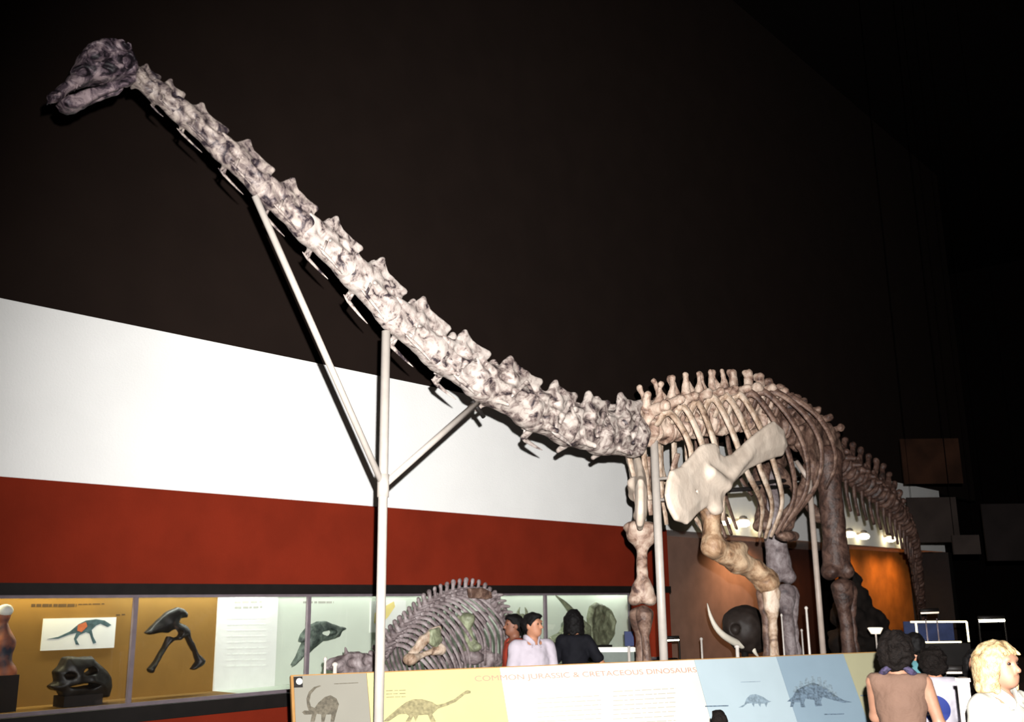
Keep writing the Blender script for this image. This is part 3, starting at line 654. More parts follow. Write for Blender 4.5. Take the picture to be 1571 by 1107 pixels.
# ---- ribs
ribL = [0.62, 0.95, 1.3, 1.55, 1.65, 1.65, 1.6, 1.5, 1.3, 1.05]
for i, x in enumerate(XD):
    for side in (-1, 1):
        z0 = CZ(x) + 0.45 * (TZ(x) - CZ(x)) * 0.95; Lr = ribL[i]; wd = 0.50 + 0.015 * min(i, 5) + 0.05 * max(0, min(i, 8) - 5)
        sw = 0.05 + 0.10 * i / 9
        pts = [(x, SY + side * 0.2, CZ(x) + 0.05), (x + 0.02, SY + side * 0.36, z0 + 0.02), (x + 0.10 + sw, SY + side * wd * 0.86, z0 - 0.20 * Lr), (x + 0.2 + sw * 1.6, SY + side * wd, z0 - 0.5 * Lr),
               (x + 0.28 + sw * 2, SY + side * wd * 0.95, z0 - 0.8 * Lr), (x + 0.30 + sw * 2, SY + side * wd * 0.72, z0 - 1.08 * Lr)]
        sd = side; fl = 0.5 if (side > 0 and i < 3) else 1.0
        if i < 3: side = side * fl
        if 3 <= i <= 8:
            fx, fz = S(1203, 816, -0.35).x, S(1203, 816, -0.35).z; pts[5] = (0.55 * fx + 0.45 * (x + 0.2), SY + side * 0.34, 0.7 * fz + 0.3 * pts[5][2]); pts[4] = (0.3 * fx + 0.7 * pts[4][0], SY + side * wd * 0.88, 0.5 * (pts[3][2] + pts[5][2]))
        if i < 3: pts = [(x, SY + side * 0.2, CZ(x) + 0.05), (x + 0.02, SY + side * 0.34, z0), (x + 0.08, SY + side * 0.47, z0 - 0.3 * Lr), (x + 0.14, SY + side * 0.52, z0 - 0.65 * Lr), (x + 0.18, SY + side * 0.48, z0 - Lr)]
        wobj('rib', sweep(spline(pts, 6), [0.04, 0.054, 0.052, 0.048, 0.042, 0.034], 10, 0.55, ref=(0, 1, 0)), BONE_RIB if i < 6 else BONE_BROWN, saur)
s = Sdf(); p = S(1205, 822, -0.35); s.ell((0, 0, 0), (0.16, 0.1, 0.06)).ell((0.22, 0.05, 0.01), (0.14, 0.1, 0.06)); obj('sternal_plate', s.build(0.016, 0.015, 9), BONE_BROWN, saur, Matrix.Translation(p))

# ---- shoulder blades (traced in the plane of the blade, mirrored for the far side)
SLAT = -0.66
out = [(1079, 681), (1097, 679), (1104, 686), (1106, 694), (1114, 699), (1129, 696), (1147, 678), (1165, 661), (1188, 645), (1204, 658), (1212, 684), (1206, 698), (1180, 706), (1153, 720), (1137, 734), (1119, 751), (1112, 769), (1111, 786), (1099, 785), (1087, 777), (1069, 789), (1051, 805), (1033, 799), (1023, 779), (1019, 759), (1023, 737), (1029, 721), (1047, 715), (1063, 698)]
so = S(1090, 740, SLAT); sp_ = [(S(a, b, SLAT).x - so.x, S(a, b, SLAT).z - so.z) for a, b in out]
def blade():
    s = Sdf(); s.plate(sp_, lambda x, z: 0.03 * np.clip(x + 0.1, 0, 2) - 0.08 * np.clip(-x - 0.25, 0, 1) + 0.04 * np.cos(z * 3), lambda x, z, d: 0.028 + 0.035 * np.clip(-d / 0.12, 0, 1), 0.024, 0.02)
    s.cap((-0.05, -0.05, 0.1), (0.30, -0.02, 0.0), 0.055, 0.045, 0.09).cap((0.30, -0.01, 0.0), (0.95, 0.02, 0.42), 0.05, 0.03, 0.06)
    g = sp_[18]; s.ell((g[0] + 0.02, 0.02, g[1] + 0.04), (0.09, 0.055, 0.06), 0.06)
    c = (S(1065, 754, SLAT).x - so.x, S(1065, 754, SLAT).z - so.z); s.ell((c[0], 0, c[1]), (0.022, 0.3, 0.014), 0.008, True)
    return s.build(0.014, 0.006, 5)
bl = blade()
obj('shoulder_blade', bl, BONE_PLASTER, saur, Matrix.Translation(so))
o2 = obj('shoulder_blade', bl, None, saur, Matrix.Translation((so.x + 0.22, SY + 0.42, so.z)) @ Matrix.Rotation(math.radians(38), 4, 'Z') @ Matrix.Diagonal((1, -1, 1, 1)))

# ---- limb bones
def longbone(a, b, r0, r1, rm, side=(0, 1, 0), w0=1.6, w1=1.6, seed=0, h=0.016, condyles=True):
    """bone from a to b; ends widen across side"""
    a, b = Vector(a), Vector(b); L = (b - a).length; s = Sdf()
    s.cap((0.12 * L, 0, 0), (0.88 * L, 0, 0), rm * 1.02, rm * 0.98, 0.06)
    s.ell((0.05 * L, 0, 0), (L * 0.09, r0 * w0, r0), 0.08).ell((0.16 * L, 0, 0), (L * 0.13, r0 * w0 * 0.8, r0 * 0.75), 0.08)
    if condyles:
        for q in (-1, 1): s.ell((0.955 * L, q * r1 * w1 * 0.52, 0), (L * 0.065, r1 * w1 * 0.52, r1), 0.05)
    else: s.ell((0.95 * L, 0, 0), (L * 0.07, r1 * w1, r1), 0.06)
    s.ell((0.84 * L, 0, 0), (L * 0.13, r1 * w1 * 0.8, r1 * 0.72), 0.08)
    return s.build(h, 0.009, 9, seed), frame(a, b - a, side)
def limb(name, a, b, *args, m=BONE_BROWN, **kw):
    me, M = longbone(a, b, *args, **kw); return obj(name, me, m, saur, M)
def foot(name, c, m, w=0.16):
    s = Sdf()
    for k in range(5):
        t = (k - 2) * 0.5; d = Vector((-math.cos(t) * w * 1.25, math.sin(t) * w * 1.2, 0))
        s.cap((d.x * 0.35, d.y * 0.35, 0.30), (d.x * 0.8, d.y * 0.8, 0.10), 0.045, 0.04, 0.02).cap((d.x * 0.8, d.y * 0.8, 0.09), (d.x * 1.35, d.y * 1.25, 0.045), 0.042, 0.03, 0.02)
    s.ell((0, 0, 0.34), (0.14, 0.14, 0.06), 0.04); obj(name, s.build(0.016, 0.008, 10), m, saur, Matrix.Translation((c.x, c.y, PLAT)))
BONE_ARM = bone('bone_arm', srgb(176, 150, 122), srgb(136, 106, 80), srgb(70, 48, 34), 5, (0.34, 0.46, 0.6), 0.3)
# far front leg: upright
fs, fe = S(984, 803, 0.45), S(986, 926, 0.45); fb = Vector((fe.x, fe.y, PLAT + 0.36))
limb('upper_arm_bone', fs, fe, 0.145, 0.12, 0.06, side=(0.66, -0.75, 0), w0=1.45, w1=1.3, seed=3, m=BONE_BACK)
limb('forearm_bone', fe + Vector((0.04, 0.05, -0.06)), fb + Vector((0.02, 0.05, 0)), 0.11, 0.08, 0.07, side=(0.75, -0.66, 0), w0=1.2, w1=1.1, seed=4, condyles=False)
limb('forearm_bone', fe + Vector((-0.06, -0.05, -0.05)), fb + Vector((-0.03, -0.06, 0)), 0.075, 0.07, 0.045, side=(0.75, -0.66, 0), w0=1.1, w1=1.1, seed=5, condyles=False)
foot('forefoot', fb, BONE_BROWN)
# near front leg: elbow swung back and out
ns, ne = S(1092, 786, -0.52), S(1178, 893, -0.72); nb = Vector((ne.x - 0.02, ne.y + 0.02, PLAT + 0.36))
s = Sdf(); q = [S(1090, 784, -0.55) - ns, S(1091, 800, -0.56) - ns, S(1094, 838, -0.60) - ns, S(1128, 858, -0.64) - ns, S(1160, 876, -0.69) - ns, ne - ns]
s.ell(q[0], (0.11, 0.10, 0.10), 0.05).cap(q[0], q[2], 0.085, 0.115, 0.05).cap(q[2], q[3], 0.115, 0.125, 0.06).cap(q[3], q[4], 0.12, 0.11, 0.06).cap(q[4], q[5], 0.12, 0.135, 0.06)
s.ell(q[5] + Vector((-0.08, -0.04, -0.02)), (0.11, 0.10, 0.09), 0.04).ell(q[5] + Vector((0.08, 0.06, 0.0)), (0.11, 0.10, 0.10), 0.04)
s.ell(q[3] + Vector((0.0, -0.02, 0.12)), (0.2, 0.09, 0.07), 0.05)
obj('upper_arm_bone', s.build(0.016, 0.014, 8, 6), BONE_ARM, saur, Matrix.Translation(ns))
limb('forearm_bone', ne + Vector((-0.04, -0.05, -0.05)), nb + Vector((-0.02, -0.05, 0)), 0.075, 0.07, 0.045, side=(0.7, -0.7, 0), w0=1.3, w1=1.1, seed=7, condyles=False, m=BONE_RIB)
limb('forearm_bone', ne + Vector((0.06, 0.06, -0.02)), nb + Vector((0.04, 0.06, 0)), 0.08, 0.075, 0.05, side=(0.7, -0.7, 0), w0=1.2, w1=1.1, seed=8, condyles=False)
foot('forefoot', nb, BONE_BROWN)
# hind legs
for lat, kx, pxh, m in ((0.45, (1199, 893), (1174, 725), BONE_GREY), (-0.45, (1286, 885), (1268, 690), BONE_TAIL)):
    hip, kn = S(*pxh, lat), S(*kx, lat); an = Vector((kn.x + 0.06, kn.y, PLAT + 0.34))
    limb('thigh_bone', hip, kn, 0.16, 0.16, 0.15, side=(0.7, -0.7, 0), w0=1.3, w1=1.25, seed=9 + lat, m=m)
    limb('shin_bone', kn + Vector((-0.03, -0.05, -0.06)), an + Vector((0, -0.04, 0)), 0.125, 0.09, 0.08, side=(0.7, -0.7, 0), w0=1.15, w1=1.1, seed=12, condyles=False, m=m)
    limb('calf_bone', kn + Vector((0.10, -0.10, -0.08)), an + Vector((0.06, -0.10, 0)), 0.06, 0.06, 0.038, side=(0.7, -0.7, 0), w0=1.2, w1=1.2, seed=13, condyles=False, m=m)
    foot('hind_foot', an, m, 0.19)
# pelvis
for side in (-1, 1):
    s = Sdf(); hx, hz = 12.45, 3.75
    il = [(-0.65, 0.30), (-0.55, 0.55), (-0.2, 0.70), (0.25, 0.68), (0.6, 0.45), (0.62, 0.25), (0.35, 0.12), (0.2, -0.1), (0.05, 0.0), (-0.1, 0.05), (-0.22, -0.2), (-0.35, -0.1), (-0.35, 0.1)]
    s.plate(il, lambda x, z: side * (-0.06 * np.clip(-x, 0, 1) + 0.0 * z), 0.05, 0.03, 0.03); obj('hip_blade', s.build(0.02, 0.02, 6, side), BONE_BROWN, saur, Matrix.Translation((hx, SY + side * 0.40, hz - 0.42)))
    limb('pubis', (hx - 0.2, SY + side * 0.38, hz - 0.3), (hx - 0.75, SY + side * 0.14, hz - 1.15), 0.1, 0.09, 0.06, w0=1.2, w1=1.4, seed=15, condyles=False)
    limb('ischium', (hx + 0.18, SY + side * 0.38, hz - 0.25), (hx + 0.95, SY + side * 0.1, hz - 0.95), 0.09, 0.07, 0.05, w0=1.1, w1=1.3, seed=16, condyles=False)
# far coracoid struts seen under the neck base
for px0, px1 in (((982, 705), (980, 790)), ((996, 700), (1000, 790)), ((1040, 695), (1035, 745))):
    wobj('breast_bone_strip', sweep(spline([S(*px0, 0.35), S((px0[0] + px1[0]) / 2 - 4, (px0[1] + px1[1]) / 2, 0.42), S(*px1, 0.4)], 6), [0.05, 0.06, 0.05], 10, 0.45), BONE_BACK, saur)

# ================================================================== steel that carries it
def pipe(name, a, b, r, parent, m=PIPE): return wobj(name, sweep([a, b], r, 16), m, parent)
def flange(c, r, parent): return obj('base_flange', lathe([(r, 0), (r, 0.012), (r * 0.45, 0.016), (r * 0.42, 0.05)], 20), PIPE, parent, Matrix.Translation(c))
P1 = S(588, 735); t = thing('neck_support', (P1.x, SY, 0), 'white branching steel pole holding up the long neck', 'support pole')
tp = S(592, 508); pole_x = P1.x
pipe('pole', (pole_x, SY, 0), (pole_x, SY, tp.z), 0.037, t); flange((pole_x, SY, 0), 0.12, t)
pipe('brace', (pole_x, SY, P1.z - 0.05), S(391, 300), 0.026, t); pipe('brace', (pole_x, SY, P1.z - 0.05), S(730, 619), 0.028, t)
wobj('joint_collar', sweep([(pole_x, SY, P1.z - 0.14), (pole_x, SY, P1.z + 0.04)], 0.047, 16), PIPE, t)
p = S(728, 620); wobj('saddle', sweep([p + Vector((-0.03, 0, 0.03)), p + Vector((0.12, 0, -0.1))], 0.02, 8), BLACK, t)
P2 = S(1004, 690, -0.05); t = thing('chest_support', (P2.x, P2.y, PLAT), 'white steel pole under the shoulders of the tall skeleton', 'support pole')
pipe('pole', (P2.x, P2.y, PLAT), P2 + Vector((0, 0, 0.1)), 0.045, t); flange((P2.x, P2.y, PLAT), 0.13, t)
for py, ly in ((735, -0.45), (767, -0.5)):
    q = S(1010, py, -0.05); pipe('cross_bar', (P2.x, P2.y, q.z), (P2.x + 0.10, SY - 0.63, q.z), 0.018, t)
P3 = S(1245, 780, -0.55); t = thing('hip_support', (P3.x, P3.y, PLAT), 'slim dull steel pole before the near hind leg of the tall skeleton', 'support pole')
pipe('pole', (P3.x, P3.y, PLAT), (P3.x, P3.y, P3.z + 0.35), 0.035, t, mat('dull_pipe', srgb(150, 136, 126), 0.45, 0.1)); flange((P3.x, P3.y, PLAT), 0.12, t)
wobj('saddle', sweep([(P3.x, P3.y, P3.z + 0.35), (P3.x, SY - 0.40, P3.z + 0.6)], 0.03, 10), MATS['dull_pipe'], t)
# horizontal steel seen through the ribs
t = thing('rib_support', S(1190, 745, 0.2), 'black horizontal steel bars inside the rib cage', 'support bar')
for (a, b) in (((1150, 742), (1240, 733)), ((1110, 752), (1235, 744))): wobj('bar', sweep([S(*a, 0.3), S(*b, 0.3)], 0.028, 8), BLACK, t)
# ================================================================== smaller skeleton crouching behind the sign board
TY = 8.05
def T2(px, py, lat=0.0): return onY(px, py, TY + lat)
tb = T2(690, 1060); tb.z = PLAT
ther = thing('crouching_skeleton', tb, 'smaller grey dinosaur skeleton with arched back crouching behind the sign board', 'skeleton')
topl = [(566, 1000), (589, 966), (602, 953), (615, 941), (628, 928), (642, 915), (654, 906), (665, 900), (676, 895), (688, 891), (701, 888), (710, 886), (719, 886), (728, 887), (737, 889), (745, 894), (751, 900)]
cenl = [(580, 1018), (604, 985), (616, 970), (628, 957), (641, 945), (654, 933), (665, 926), (675, 921), (686, 917), (697, 914), (707, 912), (715, 911), (722, 911), (729, 913), (735, 916), (741, 920), (746, 925)]
def smallvert(tp, cn, nx, seed, r=0.055, m=BONE_GREY, name='back_vertebra'):
    d = tp - cn; hs = d.length; s = Sdf(True); s.ell((0, 0, 0), (r * 1.2, r, r), 0.02).cap((0, 0, r * 0.5), (0.01, 0, hs * 0.9), r * 0.45, r * 0.42, 0.02)
    s.ell((0.01, 0, hs - r * 0.5), (r * 0.55, r * 0.3, r * 0.5), 0.02).cap((0, 0, r), (0.02, r * 2.6, r * 1.5), r * 0.4, r * 0.3, 0.02)
    me = s.build(0.0135, 0.006, 14, seed); z = d.normalized(); y = Vector((0, 1, 0)); x = y.cross(z).normalized(); y = z.cross(x)
    M = Matrix(((x.x, y.x, z.x, cn.x), (x.y, y.y, z.y, cn.y), (x.z, y.z, z.z, cn.z), (0, 0, 0, 1))); return obj(name, me, m, ther, M)
# denser spines: resample the traced rows
def resample(l, n):
    a = np.array(l, float); d = np.r_[0, np.cumsum(np.linalg.norm(np.diff(a, axis=0), axis=1))]; u = np.linspace(0, d[-1], n)
    return [(float(np.interp(k, d, a[:, 0])), float(np.interp(k, d, a[:, 1]))) for k in u]
tl, cl = resample(topl, 24), resample(cenl, 24)
for i, (a, b) in enumerate(zip(tl, cl)): smallvert(T2(*a), T2(*b), None, i * 1.7, 0.05)
tailp = [(752, 918), (762, 934), (769, 948), (774, 962), (778, 976), (782, 990), (786, 1004), (789, 1018), (792, 1032)]
tl2 = resample([(760, 905), (772, 925), (781, 942), (786, 960), (790, 978), (794, 996), (798, 1016), (800, 1034)], 14)
for i, (a, b) in enumerate(zip(tl2, resample(tailp, 14))): smallvert(T2(*a, 0.12 * i / 6), T2(*b, 0.12 * i / 6), None, 60 + i, 0.05, BONE_GREY, 'tail_vertebra')
# ribs sweep down and back from the spine
for i in range(4, 20):
    c = T2(*cl[i]); Lr = 0.50 + 0.40 * math.sin(min(1, (i - 2) / 12) * math.pi * 0.8)
    for side in (-1, 1):
        pts = [c, c + Vector((0.07, side * 0.14, -0.03)), c + Vector((0.20, side * 0.28, -0.20 * Lr - 0.05)), c + Vector((0.34, side * 0.32, -0.55 * Lr)), c + Vector((0.42, side * 0.26, -0.95 * Lr))]
        wobj('rib', sweep(spline(pts, 5), [0.02, 0.024, 0.022, 0.020, 0.016], 8, 0.6), BONE_GREY, ther)
def tplate(name, pts, lat, th, m=BONE_GREY, hole=()):
    o = T2(*pts[0], lat); s = Sdf(); s.plate([(T2(a, b, lat).x - o.x, T2(a, b, lat).z - o.z) for a, b in pts], 0.0, th, 0.012, 0.02)
    return obj(name, s.build(0.014, 0.008, 12), m, ther, Matrix.Translation(o))
c3 = lambda l: [(560 + a * 0.19096, 860 + b * 0.19091) for a, b in l]
tplate('hip_blade', c3([(830, 225), (930, 215), (1000, 250), (1010, 300), (950, 310), (900, 300), (840, 300)]), -0.16, 0.035, BONE_BROWN)
tplate('shoulder_blade', c3([(540, 540), (600, 520), (600, 600), (520, 640), (440, 720), (360, 810), (320, 800), (370, 710), (450, 610)]), -0.36, 0.03, BONE_RIB)
tplate('breast_plate', c3([(520, 560), (590, 530), (610, 640), (570, 700), (510, 660)]), -0.38, 0.03, M_FRILL)
def tbone(name, a, b, la, lb, r0, r1, rm, m=BONE_GREY, seed=0):
    me, M = longbone(T2(*a, la), T2(*b, lb), r0, r1, rm, seed=seed, h=0.013); return obj(name, me, m, ther, M)
tbone('upper_arm_bone', c3([(340, 800)])[0], c3([(620, 700)])[0], -0.36, -0.38, 0.045, 0.04, 0.024, BONE_RIB, 1)
tbone('thigh_bone', c3([(800, 440)])[0], c3([(860, 720)])[0], -0.24, -0.28, 0.075, 0.07, 0.05, M_FRILL, 2)
tbone('thigh_bone', c3([(920, 420)])[0], c3([(930, 740)])[0], 0.2, 0.2, 0.07, 0.07, 0.05, BONE_GREY, 3)
tbone('shin_bone', c3([(840, 770)])[0], c3([(1030, 790)])[0], -0.3, -0.1, 0.07, 0.07, 0.05, BONE_GREY, 4)
for lx, la in (((745, 1000), -0.2), ((700, 1005), 0.2)):
    a = T2(*lx, la); me, M = longbone(a, (a.x + 0.05, a.y, PLAT + 0.05), 0.06, 0.05, 0.04, h=0.016); obj('shin_bone', me, BONE_GREY, ther, M)
# low head reaching left, with loose bones round it
o = T2(545, 1015); s = Sdf(True); q = lambda a, b: (T2(a, b).x - o.x, T2(a, b).z - o.z)
s.plate([q(a, b) for a, b in [(503, 1025), (512, 1012), (528, 1003), (540, 1000), (556, 1000), (570, 1008), (582, 1014), (590, 1030), (560, 1034), (520, 1034)]], 0.0, 0.10, 0.04, 0.02)
for a, b in ((532, 1016), (553, 1013)): s.ell((q(a, b)[0], 0.1, q(a, b)[1]), (0.06, 0.05, 0.05), 0.02, True)
s.cap((q(531, 1002)[0], 0, q(531, 1002)[1]), (q(530, 993)[0], 0, q(530, 993)[1]), 0.045, 0.012, 0.02)
obj('skull', s.build(0.013, 0.02, 12), BONE_GREY, ther, Matrix.Translation(o))
wobj('neck_rod', sweep([T2(590, 1030), (T2(590, 1030).x, TY, PLAT)], 0.03, 8), BLACK, ther)
struct('platform_rear', boxm((5.4, 7.45, 0), (12.0, 8.75, PLAT - 0.004), 0.02), MATS['platform_paint'])

# ================================================================== sign board in front
ZP = 1.18
PL = onZ(450, 1037, ZP); PR0 = onZ(1340, 1001, ZP); PD = (PR0 - PL).normalized(); PD.z = 0; PD.normalize()
PN = Vector((PD.y, -PD.x, 0))                # towards the viewer
if PN.dot(CAM - PL) < 0: PN = -PN
TILT = math.radians(23); PDN = (-Z0 * math.cos(TILT) + PN * math.sin(TILT)); PNN = (Z0 * math.sin(TILT) + PN * math.cos(TILT))
BH = 0.78
def pu(px, py):
    p = onP(px, py, PL, PNN) - PL; return p.dot(PD), p.dot(PDN)
PM = Matrix(((PD.x, PDN.x, PNN.x, PL.x), (PD.y, PDN.y, PNN.y, PL.y), (PD.z, PDN.z, PNN.z, PL.z), (0, 0, 0, 1)))
mid = PL + PD * 3.2; sign = thing('sign_board', (mid.x, mid.y, 0), 'long sloping sign board of coloured dinosaur panels before the skeleton', 'sign board')
def prism(poly, h0, h1):
    n = len(poly); V = [(a, b, h0) for a, b in poly] + [(a, b, h1) for a, b in poly]
    return mesh(V, [tuple(range(n))[::-1], tuple(range(n, 2 * n))] + [(i, (i + 1) % n, (i + 1) % n + n, i + n) for i in range(n)], False)
def fixn(me):
    import bmesh
    b = bmesh.new(); b.from_mesh(me); bmesh.ops.recalc_face_normals(b, faces=b.faces); b.to_mesh(me); b.free(); return me
UE = 6.9
obj('backing_board', fixn(prism([(-0.02, -0.012), (UE, -0.012), (UE, BH), (-0.02, BH)], -0.05, -0.004)), mat('board_edge', srgb(150, 110, 60), 0.6, 0.1), sign, PM)
us = [pu(450, 1037)[0], pu(562, 1032)[0], pu(766, 1024)[0], pu(1064, 1011)[0], pu(1190, 1006)[0], pu(1293, 1002)[0], pu(1410, 998)[0], UE]
sc_ = [srgb(122, 119, 109), srgb(166, 162, 116), srgb(190, 187, 176), srgb(152, 166, 172), srgb(120, 138, 150), srgb(150, 146, 118), srgb(120, 138, 150)]
nm = ['beige', 'yellow', 'white', 'pale blue', 'blue', 'khaki', 'blue']
for i in range(7):
    o = obj('panel', fixn(prism([(us[i] + 0.002, 0), (us[i + 1] - 0.002, 0), (us[i + 1] - 0.002, BH - 0.01), (us[i] + 0.002, BH - 0.01)], -0.004, 0.006)), mat('panel_%d_print' % i, sc_[i], 0.65, 0.03, 3, spec=0.2), sign, PM, nm[i] + ' panel')
for u in (0.3, 2.4, 4.5, 6.6):
    p = PL + PD * u - PN * 0.02; q = PL + PD * u + PDN * BH * 0.9; wobj('leg', sweep([(q.x, q.y, q.z - 0.02), (q.x, q.y, 0)], 0.03, 10), BLACK, sign)
# printed drawings, a millimetre proud of the boards
def pprint(name, px, m, h=0.0085): return obj(name, fixn(prism([pu(a, b) for a, b in px], 0.006, h)), m, sign, PM)
c5 = lambda l: [(440 + a * 0.22279, 1000 + b * 0.22292) for a, b in l]
INK_A = mat('drawing_olive', srgb(88, 82, 70), 0.8, 0.35, 40); INK_B = mat('drawing_ochre', srgb(128, 120, 88), 0.8, 0.3, 40)
INK_C = mat('drawing_blue', srgb(92, 108, 122), 0.8, 0.45, 45); INK_C2 = mat('drawing_pale_blue', srgb(116, 132, 142), 0.8, 0.3, 45)
pprint('dinosaur_drawing', c5([(235, 235), (200, 250), (165, 290), (155, 340), (165, 375), (190, 385), (215, 350), (260, 310), (300, 298), (340, 320), (358, 360), (340, 420), (325, 480), (300, 480), (305, 430), (270, 430), (258, 480), (236, 480), (236, 430), (205, 425), (190, 480), (162, 480), (172, 430), (120, 432), (104, 415), (120, 402), (150, 405), (138, 370), (134, 320), (150, 275), (185, 242), (225, 230)]), INK_A)
pprint('dinosaur_drawing', c5([(1265, 270), (1240, 262), (1210, 280), (1150, 325), (1080, 355), (1030, 365), (1000, 345), (930, 325), (870, 325), (820, 345), (760, 390), (690, 450), (660, 480), (700, 478), (770, 430), (820, 425), (840, 440), (815, 480), (850, 480), (870, 440), (885, 480), (905, 435), (970, 432), (990, 480), (1025, 480), (1000, 430), (1040, 390), (1100, 370), (1160, 345), (1225, 292), (1262, 284)]), INK_B)
c7 = lambda l: [(1050 + a * 0.22279, 980 + b * 0.22281) for a, b in l]
pprint('dinosaur_drawing', c7([(370, 472), (410, 450), (425, 410), (450, 385), (490, 380), (540, 400), (575, 425), (595, 430), (570, 440), (560, 470), (550, 445), (525, 445), (520, 470), (505, 445), (480, 445), (475, 470), (460, 442), (430, 445), (400, 470)]), INK_C2)
pprint('dinosaur_drawing', c7([(705, 430), (740, 400), (770, 350), (830, 320), (880, 300), (940, 320), (980, 345), (1040, 390), (1090, 420), (1150, 435), (1090, 440), (1020, 420), (950, 400), (935, 430), (945, 460), (900, 465), (890, 420), (830, 410), (820, 440), (830, 470), (800, 470), (795, 435), (755, 435), (745, 468), (725, 468), (732, 432)]), INK_C)
for k, (a, b, h) in enumerate([(765, 355, 30), (800, 330, 40), (840, 315, 50), (880, 305, 55), (925, 312, 55), (965, 330, 50), (1000, 355, 45), (1030, 385, 25)]):
    pprint('plate_drawing', c7([(a - 20, b + 12), (a - 8, b - h), (a + 10, b - h * 0.9), (a + 22, b + 14)]), INK_C2)
for l in ([(325, 218), (490, 210), (490, 214), (325, 222)],): pprint('caption_line', c5(l), INK_A)
for l in ([(140, 460), (300, 456), (300, 464), (140, 468)], [(385, 297), (520, 292), (520, 294), (385, 299)], [(960, 515), (1095, 512), (1095, 520), (960, 523)], [(1210, 386), (1280, 384), (1280, 391), (1210, 394)]): pprint('caption_line', c7(l), INK_C)
# body text: illegible pale lines in two columns
def prow(px0, px1, py0, py1, hpx, m, seed):
    rnd = random.Random(seed); a = px0; V = []
    while a < px1:
        b = min(px1, a + rnd.uniform(5, 16)); f = (a - px0) / (px1 - px0); yy = py0 + (py1 - py0) * f
        V.append(fixn(prism([pu(a, yy), pu(b, yy - 0.04 * (b - a)), pu(b, yy + hpx - 0.04 * (b - a)), pu(a, yy + hpx)], 0.006, 0.0075))); a = b + rnd.uniform(1.5, 3)
    return tag(obj('text_line', join(V), m, sign, PM), kind='stuff')
INK_F = mat('print_pale_grey', srgb(158, 155, 146), 0.9, 0.05)
for r in range(7): prow(824, 922, 1071 + r * 7, 1066 + r * 7, 1.6, INK_F, r)
for r in range(8): prow(940, 1036, 1060 + r * 7, 1055 + r * 7, 1.6, INK_F, 20 + r)
for r in range(3): prow(592, 622, 1059 + r * 5, 1058 + r * 5, 1.2, INK_B, 40 + r)
# heading
fc = bpy.data.curves.new('heading', 'FONT'); fc.body = 'COMMON JURASSIC & CRETACEOUS DINOSAURS'; fc.size = 1; fc.extrude = 0.0
fo = bpy.data.objects.new('heading', fc); col.objects.link(fo); dg = bpy.context.evaluated_depsgraph_get(); dg.update()
hm = bpy.data.meshes.new_from_object(fo.evaluated_get(dg)); bpy.data.objects.remove(fo)
xs = [v.co.x for v in hm.vertices]; ys = [v.co.y for v in hm.vertices]; w0, h0 = max(xs) - min(xs), max(ys) - min(ys)
ua, va = pu(728, 1042); ub, vb = pu(1068, 1028); hh_ = 0.062
for v in hm.vertices:
    f = (v.co.x - min(xs)) / w0; v.co = Vector((ua + (ub - ua) * f, va + (vb - va) * f - (v.co.y / h0) * hh_ + hh_ * 0.3, 0.0085))
hm.materials.clear(); obj('heading', hm, mat('print_pink', srgb(164, 122, 106), 0.8, 0.05), sign, PM, 'pale pink heading COMMON JURASSIC & CRETACEOUS DINOSAURS')['kind'] = 'stuff'
p = pu(457, 1046)
o = obj('corner_clip', fixn(prism([(p[0] - 0.035, p[1] - 0.04), (p[0] + 0.035, p[1] - 0.04), (p[0] + 0.035, p[1] + 0.045), (p[0] - 0.035, p[1] + 0.045)], 0.006, 0.014)), BLACK, sign, PM)
obj('clip_button', lathe([(0.028, 0), (0.026, 0.01), (0.012, 0.016)], 14), M_CARD, o, PM @ Matrix.Translation((p[0] + 0.008, p[1], 0.014)))

# ================================================================== slim white posts and other small fittings behind the board
def post(px, py0, D, r, label, rail=None):
    p = atD(px, py0, D); z0 = PLAT if (7.6 < p.x < 24 and 4.75 < p.y < 8.6) else 0.0
    t = thing('barrier_post', (p.x, p.y, z0), label, 'post', 'slim white posts behind the sign board')
    wobj('shaft', sweep([(p.x, p.y, z0), (p.x, p.y, p.z)], r, 10), mat('post_white', srgb(200, 192, 184), 0.4, 0.05), t)
    obj('cap', lathe([(r * 1.5, 0), (r * 1.5, 0.02), (r * 0.6, 0.035)], 12), MATS['post_white'], t, Matrix.Translation((p.x, p.y, p.z)))
    obj('foot', lathe([(r * 4, 0), (r * 4, 0.01), (r * 1.2, 0.02)], 14), MATS['post_white'], t, Matrix.Translation((p.x, p.y, z0)))
for a in [(994, 985, 11.6, 0.014, 'short white post just right of the far front leg'), (1013, 983, 13.0, 0.012, 'thin white post between far front leg and chest pole'),
          (1131, 993, 12.2, 0.022, 'thick short white post below the white tusk'), (1237, 934, 12.5, 0.014, 'tallest slim white post, beside the dull hip pole'),
          (1199, 945, 13.5, 0.010, 'slim white post between the far hind shin and near forearm'), (1208, 970, 15.0, 0.012, 'low white post behind the far hind shin'), (1230, 968, 15.0, 0.012, 'low white post left of the tallest slim post'),
          (499, 1013, 9.9, 0.012, 'slim white post at the left behind the beige panel'), (514, 1021, 10.0, 0.020, 'thick short white post behind the beige panel'),
          (1076, 981, 15.5, 0.016, 'short white post left of the white tusk')]: post(*a)
